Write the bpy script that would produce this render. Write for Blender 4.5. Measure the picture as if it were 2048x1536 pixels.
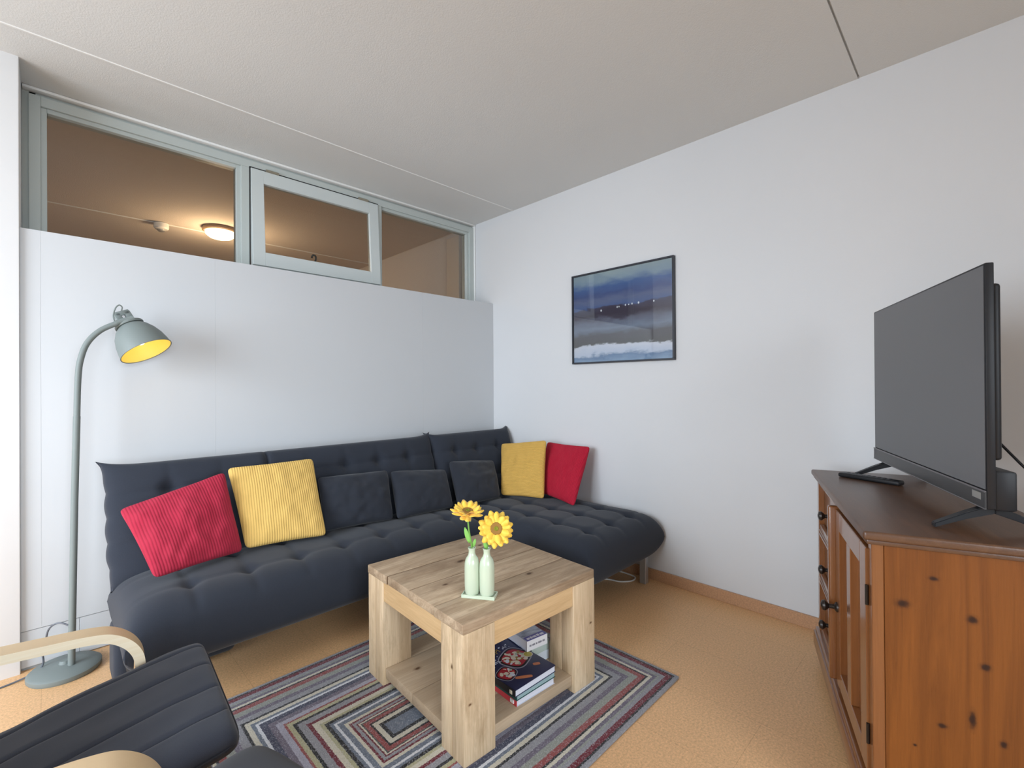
import bpy, bmesh, math, random
from mathutils import Vector, Matrix, noise

random.seed(7)
S = bpy.context.scene
for o in list(bpy.data.objects): bpy.data.objects.remove(o)
COL = S.collection

# ------------------------------------------------------------ camera
cam_d = bpy.data.cameras.new('camera'); cam = bpy.data.objects.new('camera', cam_d); COL.objects.link(cam)
FPX = 931.55
cam_d.sensor_width = 36.0; cam_d.lens = FPX * 36.0 / 2048.0; cam_d.clip_start = 0.02
yaw, pitch, roll = math.radians(-44.922), math.radians(0.205), math.radians(-0.389)
fw = Vector((-math.sin(yaw)*math.cos(pitch), math.cos(yaw)*math.cos(pitch), math.sin(pitch)))
rt = Vector((math.cos(yaw), math.sin(yaw), 0)); up = rt.cross(fw)
rt2 = rt*math.cos(roll) + up*math.sin(roll); up2 = rt2.cross(fw)
R = Matrix((rt2, up2, -fw)).transposed().to_4x4()
cam.matrix_world = Matrix.Translation((0, 0, 1.198)) @ R
S.camera = cam

# ------------------------------------------------------------ world, exposure, daylight
W = bpy.data.worlds.new('World'); S.world = W; W.use_nodes = True
bg = W.node_tree.nodes['Background']; bg.inputs[0].default_value = (0.80, 0.90, 1.0, 1); bg.inputs[1].default_value = 1.0
S.view_settings.view_transform = 'Standard'; S.view_settings.look = 'None'
S.view_settings.gamma = 1.0; S.view_settings.exposure = 0.0; S.view_settings.use_curve_mapping = False

def area(name, loc, direction, sx, sy, power, color, spread=180):
    l = bpy.data.lights.new(name, 'AREA'); l.shape = 'RECTANGLE'; l.size = sx; l.size_y = sy
    l.energy = power; l.color = color; l.spread = math.radians(spread)
    o = bpy.data.objects.new(name, l); COL.objects.link(o); o.location = loc
    o.rotation_euler = Vector(direction).to_track_quat('-Z', 'Y').to_euler()
    return o
# daylight entering through the window in the left wall and the window behind the camera
area('window_daylight_left', (-2.62, 1.35, 1.45), (1, 0.34, -0.42), 2.1, 1.9, 108, (0.79, 0.89, 1.0), 130)
area('window_daylight_rear', (-0.6, -2.62, 1.40), (0.0, 1, -0.55), 2.6, 2.0, 72, (0.84, 0.92, 1.0), 110)

# ------------------------------------------------------------ node helpers
class NT:
    def __init__(s, m):
        s.t = m.node_tree; s.n = s.t.nodes; s.l = s.t.links
    def add(s, typ, **kw):
        nd = s.n.new(typ)
        for k, v in kw.items():
            if k.startswith('_'): continue
            setattr(nd, k, v)
        return nd
    def link(s, a, b): s.l.new(a, b)
    def val(s, sock, v):
        if hasattr(v, 'node') or isinstance(v, bpy.types.NodeSocket): s.l.new(v, sock)
        elif isinstance(v, (tuple, list)) and len(v) == 3 and sock.type == 'RGBA': sock.default_value = (*v, 1)
        else: sock.default_value = v
    def math(s, op, a, b=0.0, c=None, clamp=False):
        m = s.add('ShaderNodeMath', operation=op); m.use_clamp = clamp
        s.val(m.inputs[0], a); s.val(m.inputs[1], b)
        if c is not None: s.val(m.inputs[2], c)
        return m.outputs[0]
    def mix(s, f, a, b, blend='MIX'):
        m = s.add('ShaderNodeMix', data_type='RGBA', blend_type=blend)
        s.val(m.inputs[0], f); s.val(m.inputs[6], a); s.val(m.inputs[7], b)
        return m.outputs[2]
    def noise(s, vec, scale, detail=3.0, rough=0.5, dist=0.0):
        m = s.add('ShaderNodeTexNoise'); s.val(m.inputs['Vector'], vec)
        m.inputs['Scale'].default_value = scale; m.inputs['Detail'].default_value = detail
        m.inputs['Roughness'].default_value = rough; m.inputs['Distortion'].default_value = dist
        return m.outputs[0]
    def ramp(s, f, stops, interp='LINEAR'):
        r = s.add('ShaderNodeValToRGB'); cr = r.color_ramp; cr.interpolation = interp
        s.val(r.inputs[0], f)
        while len(cr.elements) < len(stops): cr.elements.new(0.5)
        for e, (p, c) in zip(cr.elements, stops):
            e.position = p; e.color = (*c, 1) if len(c) == 3 else c
        return r.outputs[0]
    def coord(s, which='Object'): return s.add('ShaderNodeTexCoord').outputs[which]
    def mapping(s, vec, scale=(1, 1, 1), loc=(0, 0, 0), rot=(0, 0, 0)):
        m = s.add('ShaderNodeMapping'); s.val(m.inputs[0], vec)
        m.inputs[1].default_value = loc; m.inputs[2].default_value = rot; m.inputs[3].default_value = scale
        return m.outputs[0]
    def xyz(s, vec):
        m = s.add('ShaderNodeSeparateXYZ'); s.val(m.inputs[0], vec); return m.outputs
    def bump(s, h, strength=0.3, dist=0.01):
        b = s.add('ShaderNodeBump'); b.inputs['Strength'].default_value = strength
        b.inputs['Distance'].default_value = dist; s.val(b.inputs['Height'], h)
        return b.outputs[0]

def newmat(name, color=(0.8, 0.8, 0.8), rough=0.5, metal=0.0, spec=0.5, sheen=0.0, emit=None, estr=0.0, coat=0.0):
    m = bpy.data.materials.new(name); m.use_nodes = True
    b = m.node_tree.nodes['Principled BSDF']
    b.inputs['Base Color'].default_value = (*color, 1); b.inputs['Roughness'].default_value = rough
    b.inputs['Metallic'].default_value = metal; b.inputs['Specular IOR Level'].default_value = spec
    b.inputs['Sheen Weight'].default_value = sheen; b.inputs['Sheen Roughness'].default_value = 0.5
    b.inputs['Coat Weight'].default_value = coat; b.inputs['Coat Roughness'].default_value = 0.1
    if emit: b.inputs['Emission Color'].default_value = (*emit, 1); b.inputs['Emission Strength'].default_value = estr
    return m, NT(m), b

def srgb(r, g, b):
    f = lambda c: (c/255/12.92) if c/255 <= 0.04045 else ((c/255+0.055)/1.055)**2.4
    return (f(r), f(g), f(b))

def painted(name, color, rough=0.6, bscale=120, bstr=0.08, spec=0.3, bdist=0.002):
    m, n, b = newmat(name, color, rough, spec=spec)
    c = n.coord(); h = n.noise(c, bscale, 3)
    n.link(n.bump(h, bstr, bdist), b.inputs['Normal'])
    v = n.noise(c, 1.3, 2)
    col = n.mix(v, tuple(x*0.97 for x in color), tuple(min(1, x*1.03) for x in color))
    n.link(col, b.inputs['Base Color'])
    return m

def fabric(name, color, rough=0.9, sheen=0.25, scale=900, var=0.25, bstr=0.25):
    m, n, b = newmat(name, color, rough, spec=0.15, sheen=sheen)
    c = n.coord(); h = n.noise(c, scale, 2); g = n.noise(c, 14, 4)
    col = n.mix(h, tuple(x*(1-var) for x in color), tuple(x*(1+var) for x in color))
    col = n.mix(n.math('MULTIPLY', g, 0.08), col, tuple(x*1.35 for x in color))
    n.link(col, b.inputs['Base Color'])
    hh = n.math('ADD', n.math('MULTIPLY', h, 0.4), n.math('MULTIPLY', n.noise(c, 35, 3), 0.5))
    n.link(n.bump(hh, bstr, 0.003), b.inputs['Normal'])
    return m

def corduroy(name, color, pitch_m=0.0105, axis=0):
    m, n, b = newmat(name, color, 0.85, spec=0.15, sheen=0.35)
    b.inputs['Sheen Tint'].default_value = (*[min(1, x*1.5+0.1) for x in color], 1)
    c = n.coord()
    p = n.add('ShaderNodeVectorMath', operation='ADD'); n.val(p.inputs[0], c)
    nz = n.add('ShaderNodeTexNoise'); n.val(nz.inputs['Vector'], c); nz.inputs['Scale'].default_value = 9
    sc = n.add('ShaderNodeVectorMath', operation='SCALE'); n.val(sc.inputs[0], nz.outputs[1]); sc.inputs['Scale'].default_value = 0.004
    n.link(sc.outputs[0], p.inputs[1])
    x = n.xyz(p.outputs[0])[axis]
    w = n.math('SINE', n.math('MULTIPLY', x, 2*math.pi/pitch_m))
    w = n.math('ADD', n.math('MULTIPLY', w, 0.5), 0.5)
    w = n.math('POWER', w, 0.6)
    g = n.noise(c, 16, 4, 0.6)
    dark = tuple(x_*0.72 for x_ in color)
    col = n.mix(w, dark, color)
    col = n.mix(n.math('MULTIPLY', g, 0.5), col, tuple(min(1, x_*1.2+0.03) for x_ in color))
    n.link(col, b.inputs['Base Color'])
    hh = n.math('ADD', w, n.math('MULTIPLY', n.noise(c, 500, 2), 0.5))
    n.link(n.bump(hh, 0.6, 0.0025), b.inputs['Normal'])
    return m

def wood(name, c1, c2, axis=0, rough=0.5, spec=0.4, grain=1.0, knots=(), knotcol=(0.05, 0.02, 0.01), plank=None,
         contrast=1.0, fine=0.35, coat=0.0, bstr=0.15, blotch=None, stripe=6.0):
    """knots: (x, y, z, rx, ry, rz); plank: (axis, width) gives each plank its own tone"""
    m, n, b = newmat(name, c1, rough, spec=spec, coat=coat)
    c = n.coord(); vec = c
    pid = None
    if plank:
        x = n.xyz(c)[plank[0]]
        pid = n.math('FLOOR', n.math('DIVIDE', n.math('ADD', x, plank[2] if len(plank) > 2 else 0.0), plank[1]))
        comb = n.add('ShaderNodeCombineXYZ')
        for i in range(3): n.val(comb.inputs[i], n.math('MULTIPLY', pid, (3.7, 5.3, 2.9)[i]))
        a = n.add('ShaderNodeVectorMath', operation='ADD'); n.val(a.inputs[0], c); n.val(a.inputs[1], comb.outputs[0]); vec = a.outputs[0]
    sc = [stripe*3.0]*3; sc[axis] = stripe*0.16
    v = n.mapping(vec, tuple(sc))
    g1 = n.noise(v, 1.0*grain, 5, 0.6, 0.6)
    sc2 = [260]*3; sc2[axis] = 9
    g2 = n.noise(n.mapping(vec, tuple(sc2)), 1.0, 3, 0.6)
    rings = n.math('FRACT', n.math('MULTIPLY', g1, 5.0))
    rings = n.math('ABSOLUTE', n.math('SUBTRACT', n.math('MULTIPLY', rings, 2.0), 1.0))
    f = n.math('ADD', n.math('MULTIPLY', g1, 0.75*contrast), n.math('MULTIPLY', rings, 0.22*contrast))
    f = n.math('ADD', f, n.math('MULTIPLY', n.math('SUBTRACT', g2, 0.5), fine*1.4))
    f = n.math('SUBTRACT', f, 0.05, clamp=True)
    col = n.mix(f, c2, c1)
    if pid is not None:
        wn = n.add('ShaderNodeTexWhiteNoise', noise_dimensions='1D'); n.val(wn.inputs[1], pid)
        col = n.mix(n.math('MULTIPLY', wn.outputs[0], 0.38), col, tuple(x*0.62 for x in c2))
    if plank:
        pz = n.math('FRACT', n.math('DIVIDE', n.math('ADD', n.xyz(c)[plank[0]], plank[2] if len(plank) > 2 else 0.0), plank[1]))
        lt = n.noise(n.mapping(vec, tuple(2.0 if i == axis else 14.0 for i in range(3)), (3, 1, 7)), 1.4, 5, 0.7)
        col = n.mix(n.math('MULTIPLY', n.ramp(lt, [(0.5, (0, 0, 0)), (0.68, (1, 1, 1))]), 0.4), col, tuple(min(1, x*1.25+0.03) for x in c1))
        edge = n.math('LESS_THAN', n.math('ABSOLUTE', n.math('SUBTRACT', pz, 0.5)), 0.491)
        edge = n.math('MAXIMUM', edge, n.math('GREATER_THAN', n.math('ABSOLUTE', n.xyz(c)[plank[0]]), 0.30))
        col = n.mix(edge, tuple(x*0.62 for x in c2), col)
    if blotch:
        bn = n.noise(n.mapping(vec, tuple(3.0 if i == axis else 9.0 for i in range(3))), 1.2, 5, 0.7)
        bn = n.ramp(bn, [(0.50, (0, 0, 0)), (0.72, (1, 1, 1))])
        col = n.mix(n.math('MULTIPLY', bn, 0.65), col, blotch)
    for k in knots:
        s_ = n.add('ShaderNodeVectorMath', operation='SUBTRACT'); n.val(s_.inputs[0], c); s_.inputs[1].default_value = k[:3]
        d_ = n.add('ShaderNodeVectorMath', operation='DIVIDE'); n.val(d_.inputs[0], s_.outputs[0]); d_.inputs[1].default_value = k[3:6]
        ln = n.add('ShaderNodeVectorMath', operation='LENGTH'); n.val(ln.inputs[0], d_.outputs[0])
        kf = n.math('SUBTRACT', ln.outputs['Value'], n.math('MULTIPLY', n.noise(c, 90, 2), 0.5))
        col = n.mix(n.ramp(kf, [(0.0, (1, 1, 1)), (0.25, (0.8,)*3), (0.42, (0.45,)*3), (0.60, (0.2,)*3), (1.0, (0, 0, 0))]), col, knotcol)
    n.link(col, b.inputs['Base Color'])
    n.link(n.bump(n.math('ADD', f, n.math('MULTIPLY', g2, 0.6)), bstr, 0.002), b.inputs['Normal'])
    return m

# ------------------------------------------------------------ geometry helpers
WM = {}
def link_mesh(name, bm, mats, parent=None, smooth=None, local=False, autosm=35):
    me = bpy.data.meshes.new(name)
    bmesh.ops.recalc_face_normals(bm, faces=bm.faces[:])
    if parent is not None and not local:
        bm.transform(WM[parent].inverted())
    if smooth is None: smooth = True
    for f in bm.faces: f.smooth = smooth
    if smooth and autosm:
        ang = math.radians(autosm)
        for e in bm.edges:
            if len(e.link_faces) == 2 and e.calc_face_angle(0) > ang: e.smooth = False
    bm.to_mesh(me); bm.free()
    if not isinstance(mats, (list, tuple)): mats = [mats]
    for m in mats: me.materials.append(m)
    o = bpy.data.objects.new(name, me); COL.objects.link(o)
    if parent is not None: o.parent = parent; WM[o] = WM[parent]
    else: WM[o] = Matrix.Identity(4)
    return o

def empty(name, loc, rz=0.0, label=None, cat=None, group=None):
    o = bpy.data.objects.new(name, None); COL.objects.link(o); o.empty_display_size = 0.1
    o.location = loc; o.rotation_euler = (0, 0, rz)
    WM[o] = Matrix.Translation(loc) @ Matrix.Rotation(rz, 4, 'Z')
    if label: tag(o, label, cat, group)
    return o
def tag(o, label, cat, group=None):
    o['label'] = label; o['category'] = cat
    if group: o['group'] = group
    return o
def struct(o): o['kind'] = 'structure'; return o
def recenter(o):
    """put a single-mesh thing's origin at its own base"""
    me = o.data; xs = [v.co for v in me.vertices]
    c = Vector((sum(v.x for v in xs)/len(xs), sum(v.y for v in xs)/len(xs), min(v.z for v in xs)))
    me.transform(Matrix.Translation(-c)); o.location = c; return o

def box(bm, x0, x1, y0, y1, z0, z1, bev=0.0, seg=2, M=None, mi=0):
    r = bmesh.ops.create_cube(bm, size=1.0); vs = r['verts']
    for v in vs:
        v.co = Vector((x0+(v.co.x+0.5)*(x1-x0), y0+(v.co.y+0.5)*(y1-y0), z0+(v.co.z+0.5)*(z1-z0)))
    fs = set(f for v in vs for f in v.link_faces)
    for f in fs: f.material_index = mi
    if bev > 0:
        es = list(set(e for v in vs for e in v.link_edges))
        r2 = bmesh.ops.bevel(bm, geom=es, offset=bev, segments=seg, profile=0.5, affect='EDGES')
        allv = set(vs) | set(r2['verts']); vs = [v for v in allv if v.is_valid]
        for f in r2['faces']: f.material_index = mi
    if M is not None: bmesh.ops.transform(bm, matrix=M, verts=vs)
    return vs
def B(*a, **k):
    bm = bmesh.new(); box(bm, *a, **k); return bm

def tube(bm, pts, r, seg=12, cap=True, radii=None):
    pts = [Vector(p) for p in pts]; rings = []
    prev = None
    for i, p in enumerate(pts):
        t = (pts[min(i+1, len(pts)-1)] - pts[max(i-1, 0)]).normalized()
        if prev is None:
            a = t.orthogonal().normalized()
        else:
            a = (prev - t*prev.dot(t)).normalized()
        prev = a; b_ = t.cross(a); rr = radii[i] if radii else r
        rings.append([bm.verts.new(p + (a*math.cos(2*math.pi*k/seg) + b_*math.sin(2*math.pi*k/seg))*rr) for k in range(seg)])
    for i in range(len(rings)-1):
        for k in range(seg):
            bm.faces.new((rings[i][k], rings[i][(k+1) % seg], rings[i+1][(k+1) % seg], rings[i+1][k]))
    if cap:
        bm.faces.new(rings[0][::-1]); bm.faces.new(rings[-1])
    return rings
def smoothpath(pts, n=8):
    pts = [Vector(p) for p in pts]; out = []
    for i in range(len(pts)-1):
        p0 = pts[max(i-1, 0)]; p1 = pts[i]; p2 = pts[i+1]; p3 = pts[min(i+2, len(pts)-1)]
        for k in range(n):
            t = k/n
            out.append(0.5*((2*p1)+(p2-p0)*t+(2*p0-5*p1+4*p2-p3)*t*t+(3*p1-3*p2+p3-p0)*t**3))
    out.append(pts[-1]); return out

def lathe(bm, prof, seg=32, M=None, mi=0):
    rings = []
    for r, z in prof:
        if r < 1e-6: rings.append([bm.verts.new((0, 0, z))])
        else: rings.append([bm.verts.new((r*math.cos(2*math.pi*k/seg), r*math.sin(2*math.pi*k/seg), z)) for k in range(seg)])
    for a, b in zip(rings, rings[1:]):
        for k in range(seg):
            k2 = (k+1) % seg
            if len(a) == 1 and len(b) == 1: continue
            if len(a) == 1: f = bm.faces.new((a[0], b[k2], b[k]))
            elif len(b) == 1: f = bm.faces.new((a[k], a[k2], b[0]))
            else: f = bm.faces.new((a[k], a[k2], b[k2], b[k]))
            f.material_index = mi
    vs = [v for r in rings for v in r]
    if M is not None: bmesh.ops.transform(bm, matrix=M, verts=vs)
    return vs

def axis_matrix(origin, zaxis, xhint=(1, 0, 0)):
    z = Vector(zaxis).normalized(); x = Vector(xhint); x = (x - z*x.dot(z)).normalized(); y = z.cross(x)
    m = Matrix((x, y, z)).transposed().to_4x4(); m.translation = Vector(origin); return m

def closed_grid(fn, nu, nv):
    """fn(u, v, side) with u, v in -1..1 and side +1 / -1; two sheets joined round the rim"""
    bm = bmesh.new(); top = []; bot = []
    def uu(i, n): return math.sin((i/n-0.5)*math.pi)*0.55 + (i/n*2-1)*0.45
    for i in range(nu+1):
        rt_, rb = [], []
        for j in range(nv+1):
            u, v = uu(i, nu), uu(j, nv)
            edge = i in (0, nu) or j in (0, nv)
            a = bm.verts.new(fn(u, v, 1)); rt_.append(a)
            rb.append(a if edge else bm.verts.new(fn(u, v, -1)))
        top.append(rt_); bot.append(rb)
    for i in range(nu):
        for j in range(nv):
            bm.faces.new((top[i][j], top[i+1][j], top[i+1][j+1], top[i][j+1]))
            try: bm.faces.new((bot[i][j], bot[i][j+1], bot[i+1][j+1], bot[i+1][j]))
            except ValueError: pass
    return bm

# ------------------------------------------------------------ materials
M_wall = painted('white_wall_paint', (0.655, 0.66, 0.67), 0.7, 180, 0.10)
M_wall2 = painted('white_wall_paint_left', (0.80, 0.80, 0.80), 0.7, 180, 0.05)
M_ceil = painted('ceiling_stipple', (0.71, 0.715, 0.70), 0.85, 170, 0.30, bdist=0.003)
M_hall = painted('hall_plaster', (0.66, 0.60, 0.54), 0.85, 160, 0.6, bdist=0.004)
M_panel = painted('panel_lacquer', (0.555, 0.57, 0.585), 0.42, 60, 0.01, spec=0.4)
M_frame = painted('window_frame_paint', (0.47, 0.51, 0.49), 0.4, 80, 0.02, spec=0.4)
M_sash = painted('sash_paint', (0.56, 0.60, 0.59), 0.4, 80, 0.02, spec=0.4)
M_gap, _, _ = newmat('dark_gap', (0.03, 0.03, 0.03), 0.9)
M_groove, _, _ = newmat('groove_grey', (0.33, 0.36, 0.38), 0.7)
M_caulk = painted('white_caulk', (0.80, 0.80, 0.78), 0.6)
M_brass, _, _ = newmat('hinge_metal', (0.42, 0.38, 0.30), 0.4, metal=0.8)
M_black_metal, _, _ = newmat('black_metal', (0.03, 0.03, 0.03), 0.4, metal=0.3)
M_blk, _, _ = newmat('black_plastic', (0.014, 0.014, 0.016), 0.42, spec=0.3)
M_white_pl, _, _ = newmat('white_plastic', (0.80, 0.80, 0.78), 0.4)
M_steel, _, _ = newmat('brushed_steel', (0.48, 0.50, 0.52), 0.35, metal=0.75)

def glass_mat(name, tint=(1, 1, 1), refl=0.06):
    m = bpy.data.materials.new(name); m.use_nodes = True; n = NT(m); n.n.clear()
    out = n.add('ShaderNodeOutputMaterial'); mx = n.add('ShaderNodeMixShader')
    tr = n.add('ShaderNodeBsdfTransparent'); tr.inputs[0].default_value = (*tint, 1)
    gl = n.add('ShaderNodeBsdfGlossy'); gl.inputs['Roughness'].default_value = 0.02
    fr = n.add('ShaderNodeFresnel'); fr.inputs[0].default_value = 1.45
    n.link(fr.outputs[0], mx.inputs[0]); n.link(tr.outputs[0], mx.inputs[1]); n.link(gl.outputs[0], mx.inputs[2])
    n.link(mx.outputs[0], out.inputs[0]); return m
M_glass = glass_mat('pane_glass', (0.96, 0.97, 0.96))

# cork floor
def cork(name, tiles=True, base=(0.72, 0.440, 0.225)):
    m, n, b = newmat(name, base, 0.36, spec=0.38)
    c = n.coord()
    h = n.noise(c, 130, 4, 0.75); g = n.noise(c, 330, 2, 0.7); lo = n.noise(c, 2.2, 3)
    c1 = tuple(x*0.60 for x in base); c2 = tuple(min(1, x*1.30) for x in base)
    col = n.mix(n.ramp(h, [(0.30, (0, 0, 0)), (0.68, (1, 1, 1))]), c1, c2)
    col = n.mix(n.math('MULTIPLY', g, 0.45), col, tuple(x*0.86 for x in base))
    col = n.mix(n.math('MULTIPLY', lo, 0.25), col, (base[0]*1.1, base[1]*0.98, base[2]*0.85))
    hgt = n.math('MULTIPLY', h, 0.5)
    if tiles:
        br = n.add('ShaderNodeTexBrick'); n.val(br.inputs['Vector'], n.mapping(c, (1, 1, 1), (0.10, 0.32, 0), (0, 0, math.pi/2)))
        br.inputs['Scale'].default_value = 1.0; br.inputs['Brick Width'].default_value = 0.90; br.inputs['Row Height'].default_value = 0.30
        br.inputs['Mortar Size'].default_value = 0.0011; br.inputs['Mortar Smooth'].default_value = 0.4
        br.inputs['Color1'].default_value = (0.98, 0.98, 0.98, 1); br.inputs['Color2'].default_value = (1.02, 1.02, 1.02, 1)
        br.inputs['Mortar'].default_value = (0.74, 0.72, 0.70, 1)
        col = n.mix(0.85, col, br.outputs[0], 'MULTIPLY')
    n.link(col, b.inputs['Base Color'])
    n.link(n.bump(hgt, 0.06, 0.001), b.inputs['Normal'])
    n.link(n.ramp(h, [(0.3, (0.40,)*3), (0.7, (0.30,)*3)]), b.inputs['Roughness'])
    return m
M_cork = cork('cork_floor')
M_corkb = cork('cork_baseboard', False, (0.50, 0.29, 0.165))

# ------------------------------------------------------------ room shell
XW, YF, YP, ZC = 2.643, 3.14, 2.868, 2.60
XL, YB = -2.50, -2.50
o = struct(link_mesh('floor', B(XL-0.15, XW+0.15, YB-0.15, 6.6, -0.06, 0.0), M_cork, smooth=False))
bm = bmesh.new()
box(bm, XL-0.15, XW+0.15, YB-0.15, 0.376, ZC, ZC+0.10); box(bm, XL-0.15, XW+0.15, 0.383, 2.622, ZC-0.0015, ZC+0.10)
box(bm, XL-0.15, XW+0.15, 2.622, YF+0.04, ZC, ZC+0.10); box(bm, XL-0.15, XW+0.15, 0.370, 0.390, ZC+0.012, ZC+0.09)
o = struct(link_mesh('ceiling', bm, M_ceil, smooth=False))
bm = bmesh.new(); box(bm, XL, XW, 2.618, 2.630, ZC-0.0045, ZC+0.01, 0.002, 1)
struct(link_mesh('trim_1', bm, M_caulk))
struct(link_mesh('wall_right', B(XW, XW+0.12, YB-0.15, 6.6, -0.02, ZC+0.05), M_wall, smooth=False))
# left white wall, proud of the panelling
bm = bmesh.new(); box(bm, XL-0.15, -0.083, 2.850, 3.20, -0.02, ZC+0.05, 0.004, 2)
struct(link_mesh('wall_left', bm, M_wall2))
# outer left wall with a window opening, wall behind the camera with a window opening
bm = bmesh.new()
box(bm, XL-0.15, XL, YB-0.15, 0.25, -0.02, ZC+0.05); box(bm, XL-0.15, XL, 2.45, 3.20, -0.02, ZC+0.05)
box(bm, XL-0.15, XL, 0.25, 2.45, -0.02, 0.45); box(bm, XL-0.15, XL, 0.25, 2.45, 2.45, ZC+0.05)
struct(link_mesh('wall_outer', bm, M_wall, smooth=False))
bm = bmesh.new()
box(bm, XL-0.15, -2.0, YB-0.15, YB, -0.02, ZC+0.05); box(bm, 0.8, XW+0.12, YB-0.15, YB, -0.02, ZC+0.05)
box(bm, -2.0, 0.8, YB-0.15, YB, -0.02, 0.35); box(bm, -2.0, 0.8, YB-0.15, YB, 2.45, ZC+0.05)
struct(link_mesh('wall_rear', bm, M_wall, smooth=False))
def window_frame(name, horiz, a0, a1, z0, z1, p0, p1, nm):
    bm = bmesh.new()
    def bb(u0, u1, w0, w1):
        if horiz: box(bm, u0, u1, p0, p1, w0, w1, 0.004, 1)
        else: box(bm, p0, p1, u0, u1, w0, w1, 0.004, 1)
    bb(a0, a1, z0, z0+0.06); bb(a0, a1, z1-0.06, z1)
    for i in range(nm+1):
        u = a0 + (a1-a0-0.06)*i/nm; bb(u, u+0.06, z0+0.06, z1-0.06)
    return struct(link_mesh(name, bm, M_sash))
window_frame('window_2', False, 0.25, 2.45, 0.45, 2.45, XL-0.10, XL-0.04, 2)
window_frame('window_3', True, -2.0, 0.8, 0.35, 2.45, YB-0.10, YB-0.04, 3)

# panelled boxing below the transom window: face boards with fine joints and a recessed plinth
ZT = 1.884; ZG = 0.168
bm = bmesh.new()
seams = [-0.083, -0.020, 0.633, 1.944, XW]
for a, b_ in zip(seams, seams[1:]):
    box(bm, a+(0.00015 if a > -0.08 else 0), b_-(0.00015 if b_ < XW else 0), YP, YP+0.018, ZG, ZT, 0.0003, 1)
box(bm, -0.083, XW, YP+0.001, YF, ZT-0.02, ZT-0.0005)
struct(link_mesh('wall_back', bm, M_panel, smooth=False))
struct(link_mesh('trim_2', B(-0.083, XW, YP+0.010, YP+0.03, 0.0, ZG+0.02), M_groove, smooth=False))
bm = bmesh.new(); box(bm, -0.083, 0.10, YP+0.003, YP+0.016, 0.012, ZG-0.003, 0.001, 1)
box(bm, 0.1012, XW, YP+0.003, YP+0.016, 0.004, ZG-0.003, 0.001, 1)
struct(link_mesh('baseboard_back', bm, M_panel, smooth=False))
struct(link_mesh('wall_hall', B(-0.083, XW, YF+0.02, YF+0.08, 0.0, 1.93), M_hall, smooth=False))
# cork skirting on the right wall
bm = B(XW-0.012, XW, YB, 2.86, 0.0, 0.064, 0.0015, 1)
struct(link_mesh('baseboard_right', bm, M_corkb))

# transom window onto the hall
FY0, FY1 = 3.10, 3.18
win = empty('window_1', (1.28, YF, 1.9)); win['kind'] = 'structure'
bm = bmesh.new()
def fb(x0, x1, z0, z1, y0=FY0, y1=FY1, b_=0.002): box(bm, x0, x1, y0, y1, z0, z1, b_, 1)
fb(-0.083, -0.035, 1.86, 2.599, 3.12, 3.19); fb(-0.060, -0.020, 1.86, 2.572)
fb(-0.06, XW, 2.552, 2.599, 3.12, 3.19); fb(-0.020, 2.585, 2.526, 2.572)
fb(-0.022, 0.001, 1.86, 2.526, 3.115); fb(0.001, 0.80, 2.507, 2.530, 3.115)
fb(0.800, 0.822, 1.86, 2.53, 3.115); fb(0.820, 0.866, 1.86, 2.526); 
fb(1.715, 1.745, 1.86, 2.526); fb(1.740, 1.757, 1.86, 2.53, 3.115)
fb(1.757, 2.565, 2.507, 2.530, 3.115); fb(2.563, 2.590, 1.86, 2.53, 3.115); fb(2.585, XW-0.012, 1.86, 2.574)
fb(-0.02, XW-0.03, 1.86, 1.935)
link_mesh('window_frame', bm, M_frame, win)
bm = bmesh.new()
for x0, x1 in ((0.0, 0.801), (1.756, 2.565)): box(bm, x0, x1, 3.142, 3.147, 1.92, 2.51)
link_mesh('window_pane', bm, M_glass, win, smooth=False)
bm = bmesh.new(); box(bm, -0.08, XW-0.002, 3.080, 3.128, 2.586, 2.599, 0.003, 2)
box(bm, XW-0.012, XW-0.002, 3.085, 3.128, ZT, 2.59, 0.003, 2)
link_mesh('caulk_bead', bm, M_caulk, win)
# near-black strips painting in the shade of the gap beside and above the casement
bm = bmesh.new(); box(bm, 0.864, 0.871, 3.0985, 3.14, 1.93, 2.532); box(bm, 0.866, 1.716, 3.0985, 3.12, 2.5265, 2.5345)
link_mesh('window_gap_shade', bm, M_gap, win, smooth=False)
# tilted casement, hinged at its top
HZ = 2.530
TM = Matrix.Translation((0, FY0-0.008, HZ)) @ Matrix.Rotation(math.radians(-3.6), 4, 'X') @ Matrix.Translation((0, -(FY0-0.008), -HZ))
bm = bmesh.new()
sx0, sx1, sz0, sz1 = 0.872, 1.712, 1.935, 2.526
gx0, gx1, gz0, gz1 = 0.942, 1.642, 2.018, 2.446
for a in ((sx0, gx0, sz0, sz1), (gx1, sx1, sz0, sz1), (gx0, gx1, gz1, sz1), (gx0, gx1, sz0, gz0)):
    box(bm, a[0], a[1], FY0-0.008, FY0+0.034, a[2], a[3], 0.0015, 1)
bm.transform(TM); sash = link_mesh('window_sash', bm, M_sash, win)
bm = B(gx0-0.004, gx1+0.004, FY0+0.012, FY0+0.017, gz0-0.004, gz1+0.004); bm.transform(TM)
link_mesh('window_pane', bm, M_glass, sash, smooth=False)
for hx in (0.955, 1.560):
    bm = bmesh.new(); box(bm, hx, hx+0.075, FY0-0.014, FY0-0.004, HZ-0.006, HZ+0.010, 0.002, 1)
    tube(bm, [(hx, FY0-0.014, HZ+0.001), (hx+0.075, FY0-0.014, HZ+0.001)], 0.005, 10)
    link_mesh('window_hinge', bm, M_brass, win)
bm = bmesh.new(); box(bm, 1.247, 1.267, 3.10, 3.112, 2.000, 2.022, 0.002, 1)
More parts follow.
